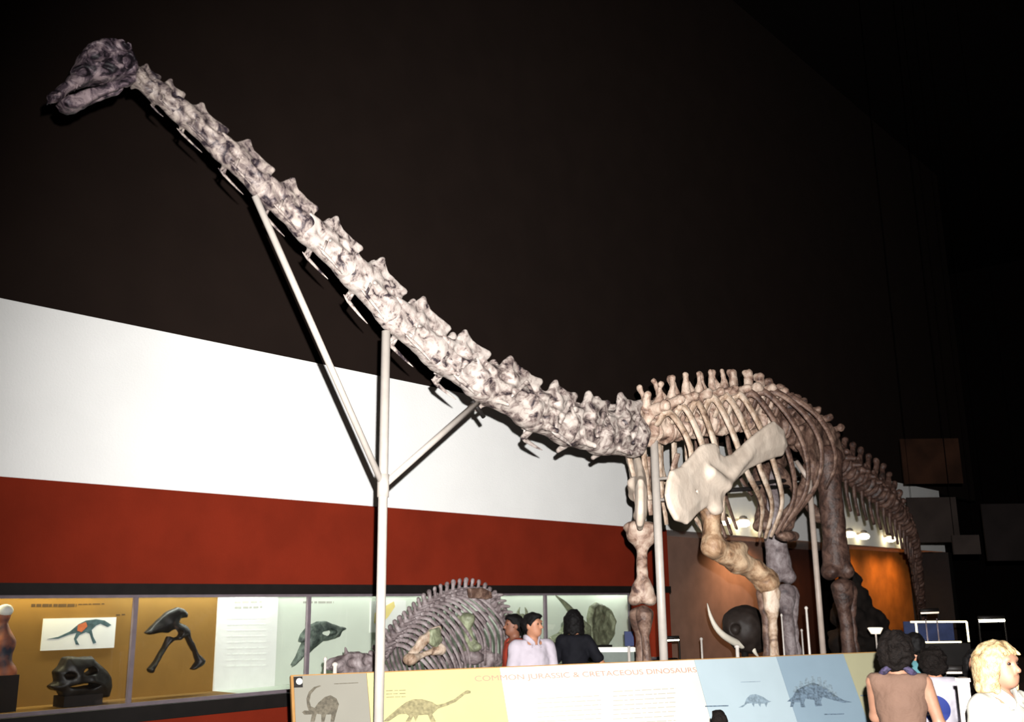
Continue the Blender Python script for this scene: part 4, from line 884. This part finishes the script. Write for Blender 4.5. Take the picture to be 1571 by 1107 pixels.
# tusked dark mount in front of the brown bay
D = 14.6; b0 = atD(1140, 1000, D); b0.z = 0
M_TUSK = mat('ivory_tusk', srgb(214, 206, 190), 0.45, 0.1, 6)
t = thing('tusked_skull', b0, 'dark domed tusked skull with a long upcurved white tusk by the brown bay', 'skull')
s = Sdf(); c = atD(1142, 962, D) - b0; s.ell(c, (0.34, 0.30, 0.31)); s.ell(c + Vector((0.15, 0.0, -0.16)), (0.28, 0.25, 0.22)); s.cap(c + Vector((-0.05, -0.05, -0.2)), atD(1136, 990, D) - b0, 0.13, 0.09)
s.ell(atD(1128, 965, D - 0.25) - b0, (0.07, 0.07, 0.07), 0.02, True); obj('cranium', s.build(0.02, 0.02, 6), mat('dark_skull', srgb(40, 32, 28), 0.6, 0.3, 6), t)
wobj('tusk', sweep(spline([atD(1140, 990, D - 0.15), atD(1126, 984, D - 0.25), atD(1110, 974, D - 0.35), atD(1098, 961, D - 0.4), atD(1090, 944, D - 0.4), atD(1085, 925, D - 0.35)], 6), [0.05, 0.052, 0.045, 0.036, 0.024, 0.006], 12), M_TUSK, t)
wobj('tusk', sweep(spline([atD(1160, 975, D), atD(1154, 986, D - 0.1), atD(1157, 998, D - 0.15), atD(1164, 1008, D - 0.1)], 6), [0.05, 0.045, 0.03, 0.01], 12), M_TUSK, t, 'stub of the second white tusk')
p = atD(1142, 990, D); wobj('mount_stand', sweep([(p.x, p.y, p.z), (p.x, p.y, 0)], 0.05, 10), BLACK, t)
# things on the far right: lit glass case, strip lights, table lamp, dim hanging boards
E_TUBE = emit('lit_edge', (1.0, 0.88, 0.55, 1), 3.0); E_WHITE = emit('glow_strip', (1.0, 0.95, 0.75, 1), 4.5)
D = 15.0; q = [atD(a, b, D) for a, b in [(1405, 954), (1478, 951), (1482, 978), (1409, 985)]]
base = (q[2] + q[3]) / 2; base.z = 0
t = thing('glass_case', base, 'low glass case with brightly lit edges at the right', 'display case')
zt, zb = q[0].z, q[3].z; rx = R0 * 0.74; A0 = Vector((q[0].x, q[0].y, 0)); dp = F0 * 0.5
def zz(v, z): return Vector((v.x, v.y, z))
for a, b, m, r in ((zz(A0, zt), zz(A0, zb), E_TUBE, 0.014), (zz(A0, zb), zz(A0 + rx * 0.85, zb), E_TUBE, 0.012), (zz(A0 + dp * 0.4, zt), zz(A0 + rx, zt), E_TUBE, 0.013), (zz(A0 + rx, zt), zz(A0 + rx, zb), E_TUBE, 0.014),
                   (zz(A0 + rx * 0.2, zt + 0.04), zz(A0 + rx * 0.2, zb), M_FRAME, 0.010), (zz(A0 + rx * 0.42, zt + 0.05), zz(A0 + rx * 0.42, zb), M_FRAME, 0.010)): wobj('lit_edge' if m is E_TUBE else 'upright', sweep([a, b], r, 8), m, t)
def slab(a, ux, uy, z0, z1):
    V = [a, a + ux, a + ux + uy, a + uy]; V = [zz(v, z0) for v in V] + [zz(v, z1) for v in V]
    return fixn(mesh(V, [(0, 3, 2, 1), (4, 5, 6, 7), (0, 1, 5, 4), (1, 2, 6, 5), (2, 3, 7, 6), (3, 0, 4, 7)], False))
wobj('cabinet', slab(A0 - rx * 0.02, rx * 1.04, dp, 0, zb - 0.02), BLACK, t); wobj('glass_pane', slab(A0, rx, dp * 0.02, zb, zt), M_GLASS, t)
wobj('lining', slab(A0 + dp * 0.95, rx, dp * 0.05, zb, zt), mat('navy_lining', srgb(40, 50, 84), 0.8, 0.2), t)
s = Sdf(); p = zz(A0 + rx * 0.08, zb + 0.02); s.ell((0, 0, 0), (0.045, 0.045, 0.03)); obj('bulb', s.build(0.01), emit('bulb_glow', (1, 0.97, 0.9, 1), 8), t, Matrix.Translation(p))
def strip(name, pa, pb, D, r, label, m, post=True):
    a, b = atD(*pa, D), atD(*pb, D); c = (a + b) / 2; t = thing(name, (c.x, c.y, 0 if post else c.z), label, 'light'); wobj('tube', sweep([a, b], r, 10), m, t)
    wobj('housing', sweep([a + Z0 * (r + 0.02), b + Z0 * (r + 0.02)], 0.03, 8), BLACK, t)
    for e in (a, b): wobj('stand', sweep([e + Z0 * 0.02, zz(e, 0)], 0.012, 8), BLACK, t)
    return t
strip('glow_strip', (1501, 952), (1541, 951), 15.5, 0.024, 'bright strip light at the far right over dark cases', E_WHITE)
strip('glow_strip', (1412, 940), (1440, 939), 16.5, 0.016, 'small glowing sign bar above the lit glass case', emit('strip_dim', (1, 0.8, 0.62, 1), 0.9))  # sign bar, made as a glowing tube with housing and stands
strip('glow_strip', (1019, 982), (1042, 981), 16.0, 0.014, 'short glowing strip low before the brown bay', E_WHITE)  # bright strip edge made to glow; housing and stands added
strip('glow_strip', (1450, 1031), (1488, 1031), 9.2, 0.012, 'dim strip light behind the dark-haired visitor', emit('strip_dim2', (1, 0.85, 0.7, 1), 0.5))
p = atD(1343, 966, 16.5); t = thing('table_lamp', (p.x, p.y, 0), 'small lit lamp with stem left of the curly-haired woman', 'lamp')
obj('lamp_shade', lathe([(0.10, 0.04), (0.12, 0.03), (0.07, -0.06)], 16), emit('shade_glow', (1, 0.85, 0.7, 1), 0.9), t, Matrix.Translation(p)); wobj('stem', sweep([p - Z0 * 0.05, zz(p, 0)], 0.014, 8), MATS['post_white'], t)
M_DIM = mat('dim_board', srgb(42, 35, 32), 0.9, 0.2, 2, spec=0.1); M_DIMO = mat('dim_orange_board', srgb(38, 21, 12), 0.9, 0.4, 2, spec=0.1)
M_WIRE = mat('black_wire', srgb(6, 5, 5), 0.9, 0.1, spec=0.0)
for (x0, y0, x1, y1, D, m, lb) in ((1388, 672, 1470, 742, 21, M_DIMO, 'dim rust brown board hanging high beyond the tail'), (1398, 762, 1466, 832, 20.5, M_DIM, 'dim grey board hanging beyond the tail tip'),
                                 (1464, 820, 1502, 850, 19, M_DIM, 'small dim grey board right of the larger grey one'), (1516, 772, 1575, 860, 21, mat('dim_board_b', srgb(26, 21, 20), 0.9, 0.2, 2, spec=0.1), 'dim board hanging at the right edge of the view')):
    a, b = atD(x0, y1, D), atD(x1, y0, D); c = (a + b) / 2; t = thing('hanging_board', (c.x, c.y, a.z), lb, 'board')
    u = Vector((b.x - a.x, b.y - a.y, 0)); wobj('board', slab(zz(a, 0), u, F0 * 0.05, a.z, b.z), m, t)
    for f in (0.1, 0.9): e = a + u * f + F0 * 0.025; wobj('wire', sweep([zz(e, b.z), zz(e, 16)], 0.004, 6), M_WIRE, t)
# pale counter and blue box behind the far leg
p = atD(948, 996, 14.2); t = thing('counter', (p.x, p.y, 0), 'pale counter with a glowing top left of the far front leg', 'counter'); a = p - R0 * 0.3
wobj('top', slab(zz(a, 0), R0 * 0.55, F0 * 0.3, p.z - 0.03, p.z + 0.02), emit('counter_glow', (1, 0.97, 0.85, 1), 0.9), t); wobj('body', slab(zz(a, 0) + F0 * 0.01, R0 * 0.55, F0 * 0.28, 0, p.z - 0.03), mat('counter_grey', srgb(110, 118, 112), 0.7, 0.1), t)  # top glows by itself in place of light falling on the counter
p = atD(965, 980, 14.0); t = thing('blue_box', (p.x, p.y, p.z - 0.12), 'small navy blue box on a stand beside the far front leg', 'box'); wobj('box', slab(zz(p - R0 * 0.055, 0), R0 * 0.12, F0 * 0.1, p.z - 0.09, p.z + 0.1), mat('navy', srgb(26, 40, 84), 0.6, 0.1), t)
wobj('stand', sweep([zz(p + F0 * 0.05, p.z - 0.09), zz(p + F0 * 0.05, 0)], 0.02, 8), MATS['post_white'], t)
# ================================================================== people
SKIN = mat('skin', srgb(150, 104, 80), 0.55, 0.06, 20); SKIN_D = mat('skin_brown', srgb(112, 72, 54), 0.55, 0.06, 20); SKIN_F = mat('skin_fair', srgb(132, 96, 77), 0.5, 0.05, 20)
EYE_M = mat('eye_dark', srgb(30, 22, 20), 0.3, 0.1); LIP = mat('lips', srgb(150, 78, 68), 0.5, 0.05)
def rz(p, a): return np.array((p[0] * math.cos(a) - p[1] * math.sin(a), p[0] * math.sin(a) + p[1] * math.cos(a), p[2]))
def body_prims(H, armL, armR, head, inf=0.0, slim=1.0):
    """faces +y; arms: (elbow, wrist) offsets from the shoulder; returns lists of primitives"""
    k = H / 1.70; P = {}
    hp = lambda p: tuple(rz(np.array(p), head) * k)
    P['head'] = [('e', hp((0, 0.015, 1.605)), (0.076 * k, 0.095 * k, 0.105 * k)), ('e', hp((0, 0.045, 1.535)), (0.056 * k, 0.062 * k, 0.055 * k)), ('e', hp((0, 0.075, 1.515)), (0.028 * k, 0.026 * k, 0.024 * k)),
                 ('c', hp((0, 0.100, 1.605)), hp((0, 0.122, 1.575)), 0.010 * k, 0.016 * k), ('e', hp((0.079, 0.0, 1.585)), (0.013 * k, 0.022 * k, 0.032 * k)), ('e', hp((-0.079, 0.0, 1.585)), (0.013 * k, 0.022 * k, 0.032 * k)),
                 ('c', hp((-0.035, 0.088, 1.632)), hp((0.035, 0.088, 1.632)), 0.018 * k, 0.018 * k), ('c', hp((-0.018, 0.094, 1.543)), hp((0.018, 0.094, 1.543)), 0.013 * k, 0.013 * k)]
    P['neck'] = [('c', (0, -0.012 * k, 1.40 * k), (0, 0.005 * k, 1.53 * k), (0.056 + inf) * k * slim, 0.052 * k * slim)]
    g = inf; w = slim
    P['torso'] = [('e', (0, 0, 1.24 * k), ((0.165 * w + g) * k, (0.112 * w + g) * k, 0.21 * k)), ('e', (0, 0, 1.05 * k), ((0.138 * w + g) * k, (0.10 * w + g) * k, 0.17 * k)), ('e', (0, -0.01 * k, 0.92 * k), ((0.165 * w + g) * k, (0.118 * w + g) * k, 0.14 * k)),
                  ('c', (-0.145 * w * k, -0.005, 1.385 * k), (0.145 * w * k, -0.005, 1.385 * k), (0.056 + g) * k, (0.056 + g) * k)]
    P['arms'] = []; P['hands'] = []
    for sx, (e, wr) in ((-1, armL), (1, armR)):
        S0 = np.array((sx * 0.178 * w, -0.005, 1.375)); E = S0 + np.array(e); W = S0 + np.array(wr)
        P['arms'] += [('c', S0 * k, E * k, (0.050 * w + g) * k, (0.040 * w + g) * k, sx, 'u'), ('c', E * k, W * k, (0.041 * w + g) * k, (0.027 * w + g) * k, sx, 'f')]
        d = (W - E) / np.linalg.norm(W - E); side = np.cross(d, (0, 1.0, 0.2)); side /= np.linalg.norm(side); nrm = np.cross(side, d)
        pc = W + d * 0.05
        P['hands'] += [('c', (W + d * 0.015) * k, (W + d * 0.075) * k, 0.024 * k, 0.026 * k), ('c', (pc + side * 0.018) * k, (pc - side * 0.018 + d * 0.02) * k, 0.022 * k, 0.022 * k)]
        for f, ln in zip((-0.030, -0.010, 0.010, 0.030), (0.062, 0.078, 0.074, 0.056)):
            a = W + d * 0.085 + side * f; b = a + d * ln * 0.55 + nrm * 0.008; c = b + d * ln * 0.4 + nrm * 0.022
            P['hands'] += [('c', a * k, b * k, 0.0095 * k, 0.0088 * k), ('c', b * k, c * k, 0.0088 * k, 0.0075 * k)]
        a = W + d * 0.03 - side * 0.03 * sx; b = a - side * 0.025 * sx + d * 0.035 + nrm * 0.01; c = b + d * 0.03 + nrm * 0.008
        P['hands'] += [('c', a * k, b * k, 0.012 * k, 0.010 * k), ('c', b * k, c * k, 0.010 * k, 0.008 * k)]
    P['legs'] = []; P['feet'] = []
    for sx in (-1, 1):
        P['legs'] += [('c', (sx * 0.09 * k, 0, 0.90 * k), (sx * 0.098 * k, 0.01, 0.49 * k), (0.086 * w + g) * k, (0.060 * w + g) * k), ('c', (sx * 0.098 * k, 0.01, 0.49 * k), (sx * 0.10 * k, -0.01, 0.10 * k), (0.060 * w + g) * k, (0.038 + g) * k)]
        P['feet'] += [('c', (sx * 0.10 * k, -0.03 * k, 0.05 * k), (sx * 0.115 * k, 0.13 * k, 0.035 * k), (0.042 + g) * k, (0.032 + g) * k)]
    return P, k, hp
def put(s, prims, kk):
    for q in prims:
        if q[0] == 'e': s.ell(q[1], q[2], kk)
        else: s.cap(q[1], q[2], q[3], q[4], kk)
ARM = ((0.05, 0.02, -0.30), (0.06, 0.10, -0.54))
def person(p, face, H, label, skin, hair_m, shirt_m, trouser_m, sleeve=0.55, head=0.0, hair='short', armL=None, armR=None, slim=1.0, h=0.009, neckline=1.455, strap=None, collar=False, group=None):
    """p: floor point; face: direction the body faces (world xy)"""
    armL = armL or tuple((-a[0], a[1], a[2]) for a in ARM); armR = armR or ARM
    ang = math.atan2(face[1], face[0]) - math.pi / 2
    t = thing('person', (p[0], p[1], 0), label, 'person', group, ang); TM = WORLD[t.name]
    P, k, hp = body_prims(H, armL, armR, head, 0.0, slim)
    s = Sdf(); put(s, P['torso'] + P['legs'] + P['feet'], 0.045); put(s, P['neck'], 0.03); put(s, P['arms'], 0.03); put(s, P['head'][:3], 0.03); put(s, P['head'][3:], 0.012)
    for q in P['hands']: s.cap(q[1], q[2], q[3], q[4], 0.006)
    for sx in (-1, 1): s.ell(hp((sx * 0.033, 0.108, 1.608)), 0.015 * k, 0.01, True)
    s.cap(hp((-0.02, 0.110, 1.543)), hp((0.02, 0.110, 1.543)), 0.0035 * k, None, 0.004, True)
    bo = obj('body', s.build(h * 0.9), skin, t, TM)
    es = []
    for sx in (-1, 1):
        c = hp((sx * 0.033, 0.0925, 1.609)); e = Sdf(); e.ell(c, (0.014 * k, 0.012 * k, 0.009 * k)); obj('eye', e.build(0.004), EYE_M, bo, TM)
    c = Sdf(); c.cap(hp((-0.020, 0.100, 1.540)), hp((0.020, 0.100, 1.540)), 0.007 * k, None); obj('lips', c.build(0.004), LIP, bo, TM)
    # clothes
    P2, _, _ = body_prims(H, armL, armR, head, 0.016, slim)
    s = Sdf(); put(s, P2['torso'], 0.05)
    for q in P2['arms']:
        if q[6] == 'u' and sleeve > 0:
            a, b = np.array(q[1]), np.array(q[2]); f = min(1, sleeve); s.cap(a, a + (b - a) * f, q[3] * 1.08, (q[3] + (q[4] - q[3]) * f) * 1.22, 0.03)
        if q[6] == 'f' and sleeve > 1:
            a, b = np.array(q[1]), np.array(q[2]); s.cap(a, a + (b - a) * (sleeve - 1), q[3] * 1.1, q[4] * 1.3, 0.03)
    nl = neckline * k
    def cutter(Fd, X, Y, Z):
        Fd = np.maximum(Fd, 0.86 * k - Z)
        neck = np.sqrt((X / 1.15) ** 2 + ((Y - 0.035 * k)) ** 2) - 0.075 * k
        Fd = np.maximum(Fd, -np.maximum(neck, (nl - 0.055 * k) - Z)); return np.maximum(Fd, Z - nl)
    s.cut(cutter); sh = obj('shirt', s.build(h, 0.006, 14, H * 3), shirt_m, t, TM)
    if sleeve <= 0 and strap is not None:
        pass
    if collar:
        for sx in (-1, 1):
            c = sweep(spline([(sx * 0.075 * k, -0.05 * k, 1.47 * k), (sx * 0.075 * k, 0.02 * k, 1.465 * k), (sx * 0.03 * k, 0.085 * k, 1.41 * k), (sx * 0.05 * k, 0.11 * k, 1.375 * k)], 6), [0.03 * k, 0.034 * k, 0.03 * k, 0.012 * k], 8, 0.35, ref=(sx * 1.0, 0.6, 0))
            obj('collar', c, shirt_m, sh, TM)
    s = Sdf(); put(s, P2['legs'] + P2['torso'][2:3], 0.04); s.cut(lambda Fd, X, Y, Z: np.maximum(np.maximum(Fd, Z - 0.93 * k), 0.07 * k - Z)); obj('trousers', s.build(h * 1.3), trouser_m, t, TM)
    s = Sdf(); put(s, P2['feet'], 0.02); s.cut(lambda Fd, X, Y, Z: np.maximum(Fd, 0.004 - Z)); obj('shoes', s.build(h * 1.2), BLACK, t, TM)
    # hair
    s = Sdf()
    if hair == 'short':
        s.ell(hp((0, -0.002, 1.632)), (0.088 * k, 0.106 * k, 0.098 * k)).ell(hp((0, -0.04, 1.60)), (0.084 * k, 0.075 * k, 0.10 * k)).ell(hp((0, 0.055, 1.69)), (0.062 * k, 0.05 * k, 0.03 * k))
        s.ell(hp((0, 0.115, 1.585)), (0.085 * k, 0.075 * k, 0.085 * k), 0.02, True)
        hm_ = s.build(0.009, 0.008, 30)
    elif hair == 'curly':
        s.ell(hp((0, -0.02, 1.625)), (0.115 * k, 0.118 * k, 0.108 * k)).ell(hp((0, -0.04, 1.56)), (0.122 * k, 0.10 * k, 0.10 * k))
        s.ell(hp((0, 0.13, 1.585)), (0.078 * k, 0.075 * k, 0.085 * k), 0.02, True); hm_ = s.build(0.008, 0.018, 30)
    elif hair == 'long':
        s.ell(hp((0, -0.005, 1.635)), (0.090 * k, 0.108 * k, 0.096 * k)).ell(hp((0, -0.05, 1.58)), (0.092 * k, 0.075 * k, 0.13 * k))
        for a in np.linspace(-2.2, 2.2, 19):
            x, y = 0.088 * math.sin(a), -0.012 - 0.088 * math.cos(a)
            s.cap(hp((x, y, 1.63)), hp((x * 1.16, y * 1.05 - 0.004, 1.47 - 0.012 * math.cos(a * 5))), 0.024 * k, 0.017 * k, 0.016)
        for a in (-0.06, -0.03, 0.0, 0.03, 0.06): s.cap(hp((a * 0.6, 0.04, 1.708)), hp((a, 0.098, 1.660)), 0.018 * k, 0.013 * k, 0.008)
        s.ell(hp((0, 0.125, 1.575)), (0.068 * k, 0.07 * k, 0.080 * k), 0.02, True); hm_ = s.build(0.006, 0.006, 40)
    obj('hair', hm_, hair_m, t, TM); return t
H_DARK = mat('hair_black', srgb(10, 8, 8), 0.7, 0.3, 40, spec=0.12); H_BROWN = mat('hair_dark_brown', srgb(14, 9, 7), 0.75, 0.4, 60, bump=0.8, bscale=140, spec=0.1)
H_BLOND = mat('hair_blond', srgb(160, 140, 106), 0.5, 0.25, 30, c2=srgb(112, 90, 60), bump=0.5, bscale=120)
TR = mat('trousers_dark', srgb(34, 32, 40), 0.8, 0.2)
def stand(px, py, D, ztop=None): p = atD(px, py, D); return p
# man in white shirt looking right
p = atD(816, 943, 10.3)
person((p.x, p.y), (-F0.x + R0.x * 0.45, -F0.y + R0.y * 0.45), p.z, 'dark-haired man in an off-white short-sleeved shirt behind the sign board', SKIN, H_DARK, mat('shirt_white', srgb(158, 150, 158), 0.8, 0.04, bump=0.3, bscale=25), TR, 0.8, head=0.55, slim=1.05, collar=True)
# man in red half hidden behind him
p = atD(789, 945, 11.3)
person((p.x, p.y), (-F0.x * 0.3 - R0.x, -F0.y * 0.3 - R0.y), p.z, 'man in a red top with his back half hidden by the skeleton tail', SKIN_D, H_DARK, mat('shirt_red', srgb(150, 52, 34), 0.8, 0.1), TR, 0.9, slim=1.1)
# dark figure with bent arms
p = atD(880, 938, 11.2)
person((p.x, p.y), (F0.x + R0.x * 0.2, F0.y + R0.y * 0.2), p.z, 'visitor in black seen from behind with elbows out near the frilled skull', SKIN, H_DARK, mat('shirt_black', srgb(16, 16, 21), 0.8, 0.2, spec=0.1), TR, 0.75, slim=0.85, hair='long',
       armL=((-0.10, 0.06, -0.26), (0.06, -0.10, -0.40)), armR=((0.15, 0.0, -0.24), (0.06, 0.16, -0.42)))
# child whose crown just shows in front of the pale blue panel
p = atD(1103, 1094, 7.2)
person((p.x, p.y), (F0.x, F0.y), p.z, 'small child whose dark crown shows against the pale blue panel', SKIN, H_BROWN, mat('shirt_green', srgb(70, 90, 70), 0.8, 0.1), TR, 0.6, slim=0.95, h=0.012)
# woman from behind, tan sleeveless top, curly hair
p = atD(1372, 974, 6.6)
wt = person((p.x, p.y), (F0.x + R0.x * 0.4, F0.y + R0.y * 0.4), p.z, 'curly dark-haired woman in a tan sleeveless top seen from behind', SKIN_F, H_BROWN, mat('top_tan', srgb(88, 66, 54), 0.85, 0.06, bump=0.4, bscale=50), TR, 0.0, hair='curly', slim=0.98, h=0.008, neckline=1.44,
            armL=((-0.01, 0.16, -0.25), (0.10, 0.34, -0.30)), armR=((0.07, 0.03, -0.29), (0.04, 0.14, -0.52)))
k = p.z / 1.70; TM = WORLD[wt.name]
for sx in (-1, 1):
    c = sweep(spline([(sx * 0.045 * k, -0.085 * k, 1.49 * k), (sx * 0.09 * k, -0.075 * k, 1.455 * k), (sx * 0.12 * k, -0.05 * k, 1.435 * k)], 5), [0.018, 0.022, 0.014], 8, 0.5); obj('scarf_end', c, mat('scarf_dark', srgb(52, 44, 70), 0.8, 0.4, 60, c2=srgb(20, 16, 30)), wt, TM)
# visitor in white shirt with a round blue print on the back
p = atD(1430, 996, 7.9)
wv = person((p.x, p.y), (F0.x + R0.x * 0.5, F0.y + R0.y * 0.5), p.z, 'dark-haired visitor in a white shirt with a round blue back print', SKIN, H_BROWN, mat('shirt_white2', srgb(150, 145, 152), 0.8, 0.04, bump=0.3, bscale=25), TR, 0.9, hair='curly', slim=0.98)
k = p.z / 1.70; TM = WORLD[wv.name]
def back_disc(cx, cz, r, y, n=40, rings=8):
    """a round print that hugs the back of the shirt"""
    V = [(cx, 0, cz)]
    for i in range(1, rings + 1):
        for j in range(n): a = 2 * math.pi * j / n; V.append((cx + r * i / rings * math.cos(a), 0, cz + r * i / rings * math.sin(a)))
    W_ = []
    for x, _, z in V:
        best = -9
        for (cz0, rx, ry, rz_) in ((1.24, 0.165 * 0.98 + 0.016, 0.112 * 0.98 + 0.016, 0.21), (1.05, 0.138 * 0.98 + 0.016, 0.10 * 0.98 + 0.016, 0.17)):
            q = 1 - (x / (rx * k)) ** 2 - ((z - cz0 * k) / (rz_ * k)) ** 2
            if q > 0: best = max(best, ry * k * math.sqrt(q))
        best = max(best, 0.075 * k); W_.append((x, -(best + y), z))
    Fc = [(0, 1 + j, 1 + (j + 1) % n) for j in range(n)]
    for i in range(rings - 1):
        for j in range(n): a = 1 + i * n + j; b = 1 + i * n + (j + 1) % n; Fc.append((a, a + n, b + n, b))
    return fixn(mesh(W_, Fc))
obj('round_print', back_disc(-0.01 * k, 1.17 * k, 0.125 * k, 0.016), mat('print_navy', srgb(26, 40, 100), 0.8, 0.1), wv, TM, 'round navy blue print')
obj('print_mark', back_disc(-0.07 * k, 1.20 * k, 0.028 * k, 0.021, 16, 2), M_CARD, wv, TM); obj('print_mark', back_disc(-0.05 * k, 1.155 * k, 0.026 * k, 0.021, 16, 2), mat('print_red', srgb(150, 40, 40), 0.8, 0.1), wv, TM)
# teal-shirted visitor hidden behind the woman's curls
p = atD(1402, 974, 9.0)
person((p.x, p.y), (F0.x, F0.y), p.z, 'visitor in a teal shirt mostly hidden behind the woman in tan', SKIN, H_DARK, mat('shirt_teal', srgb(70, 112, 118), 0.8, 0.1), TR, 0.9, slim=1.05, h=0.011)
# visitor in a mottled shirt, face towards the viewer
p = atD(1494, 1000, 8.3)
person((p.x, p.y), (-F0.x - R0.x * 0.3, -F0.y - R0.y * 0.3), p.z, 'dark-haired visitor in a mottled grey-brown shirt beside the blonde girl', SKIN, H_DARK, mat('shirt_mottled', srgb(140, 124, 110), 0.8, 0.5, 30, c2=srgb(48, 46, 60)), TR, 0.9, hair='long', slim=0.95)
# blonde girl in white
p = atD(1526, 990, 5.1)
person((p.x, p.y), (-F0.x + R0.x * 0.45, -F0.y + R0.y * 0.45), p.z, 'blonde girl in a white short-sleeved shirt at the right edge', SKIN_F, H_BLOND, mat('blouse_white', srgb(140, 137, 128), 0.8, 0.04, bump=0.3, bscale=25), TR, 0.62, hair='long', slim=0.92, h=0.007, head=0.12, collar=True, neckline=1.46)
p = atD(1473, 1040, 6.0)
t = thing('white_post', (p.x, p.y, 0), 'pale upright post between the mottled shirt and the white shirt', 'post'); wobj('shaft', slab(zz(p, 0), R0 * 0.05, F0 * 0.05, 0.012, p.z - 0.02), MATS['post_white'], t)
wobj('cap', slab(zz(p, 0) - R0 * 0.006 - F0 * 0.006, R0 * 0.062, F0 * 0.062, p.z - 0.02, p.z), MATS['post_white'], t); wobj('foot', slab(zz(p, 0) - R0 * 0.05 - F0 * 0.05, R0 * 0.15, F0 * 0.15, 0, 0.012), BLACK, t)
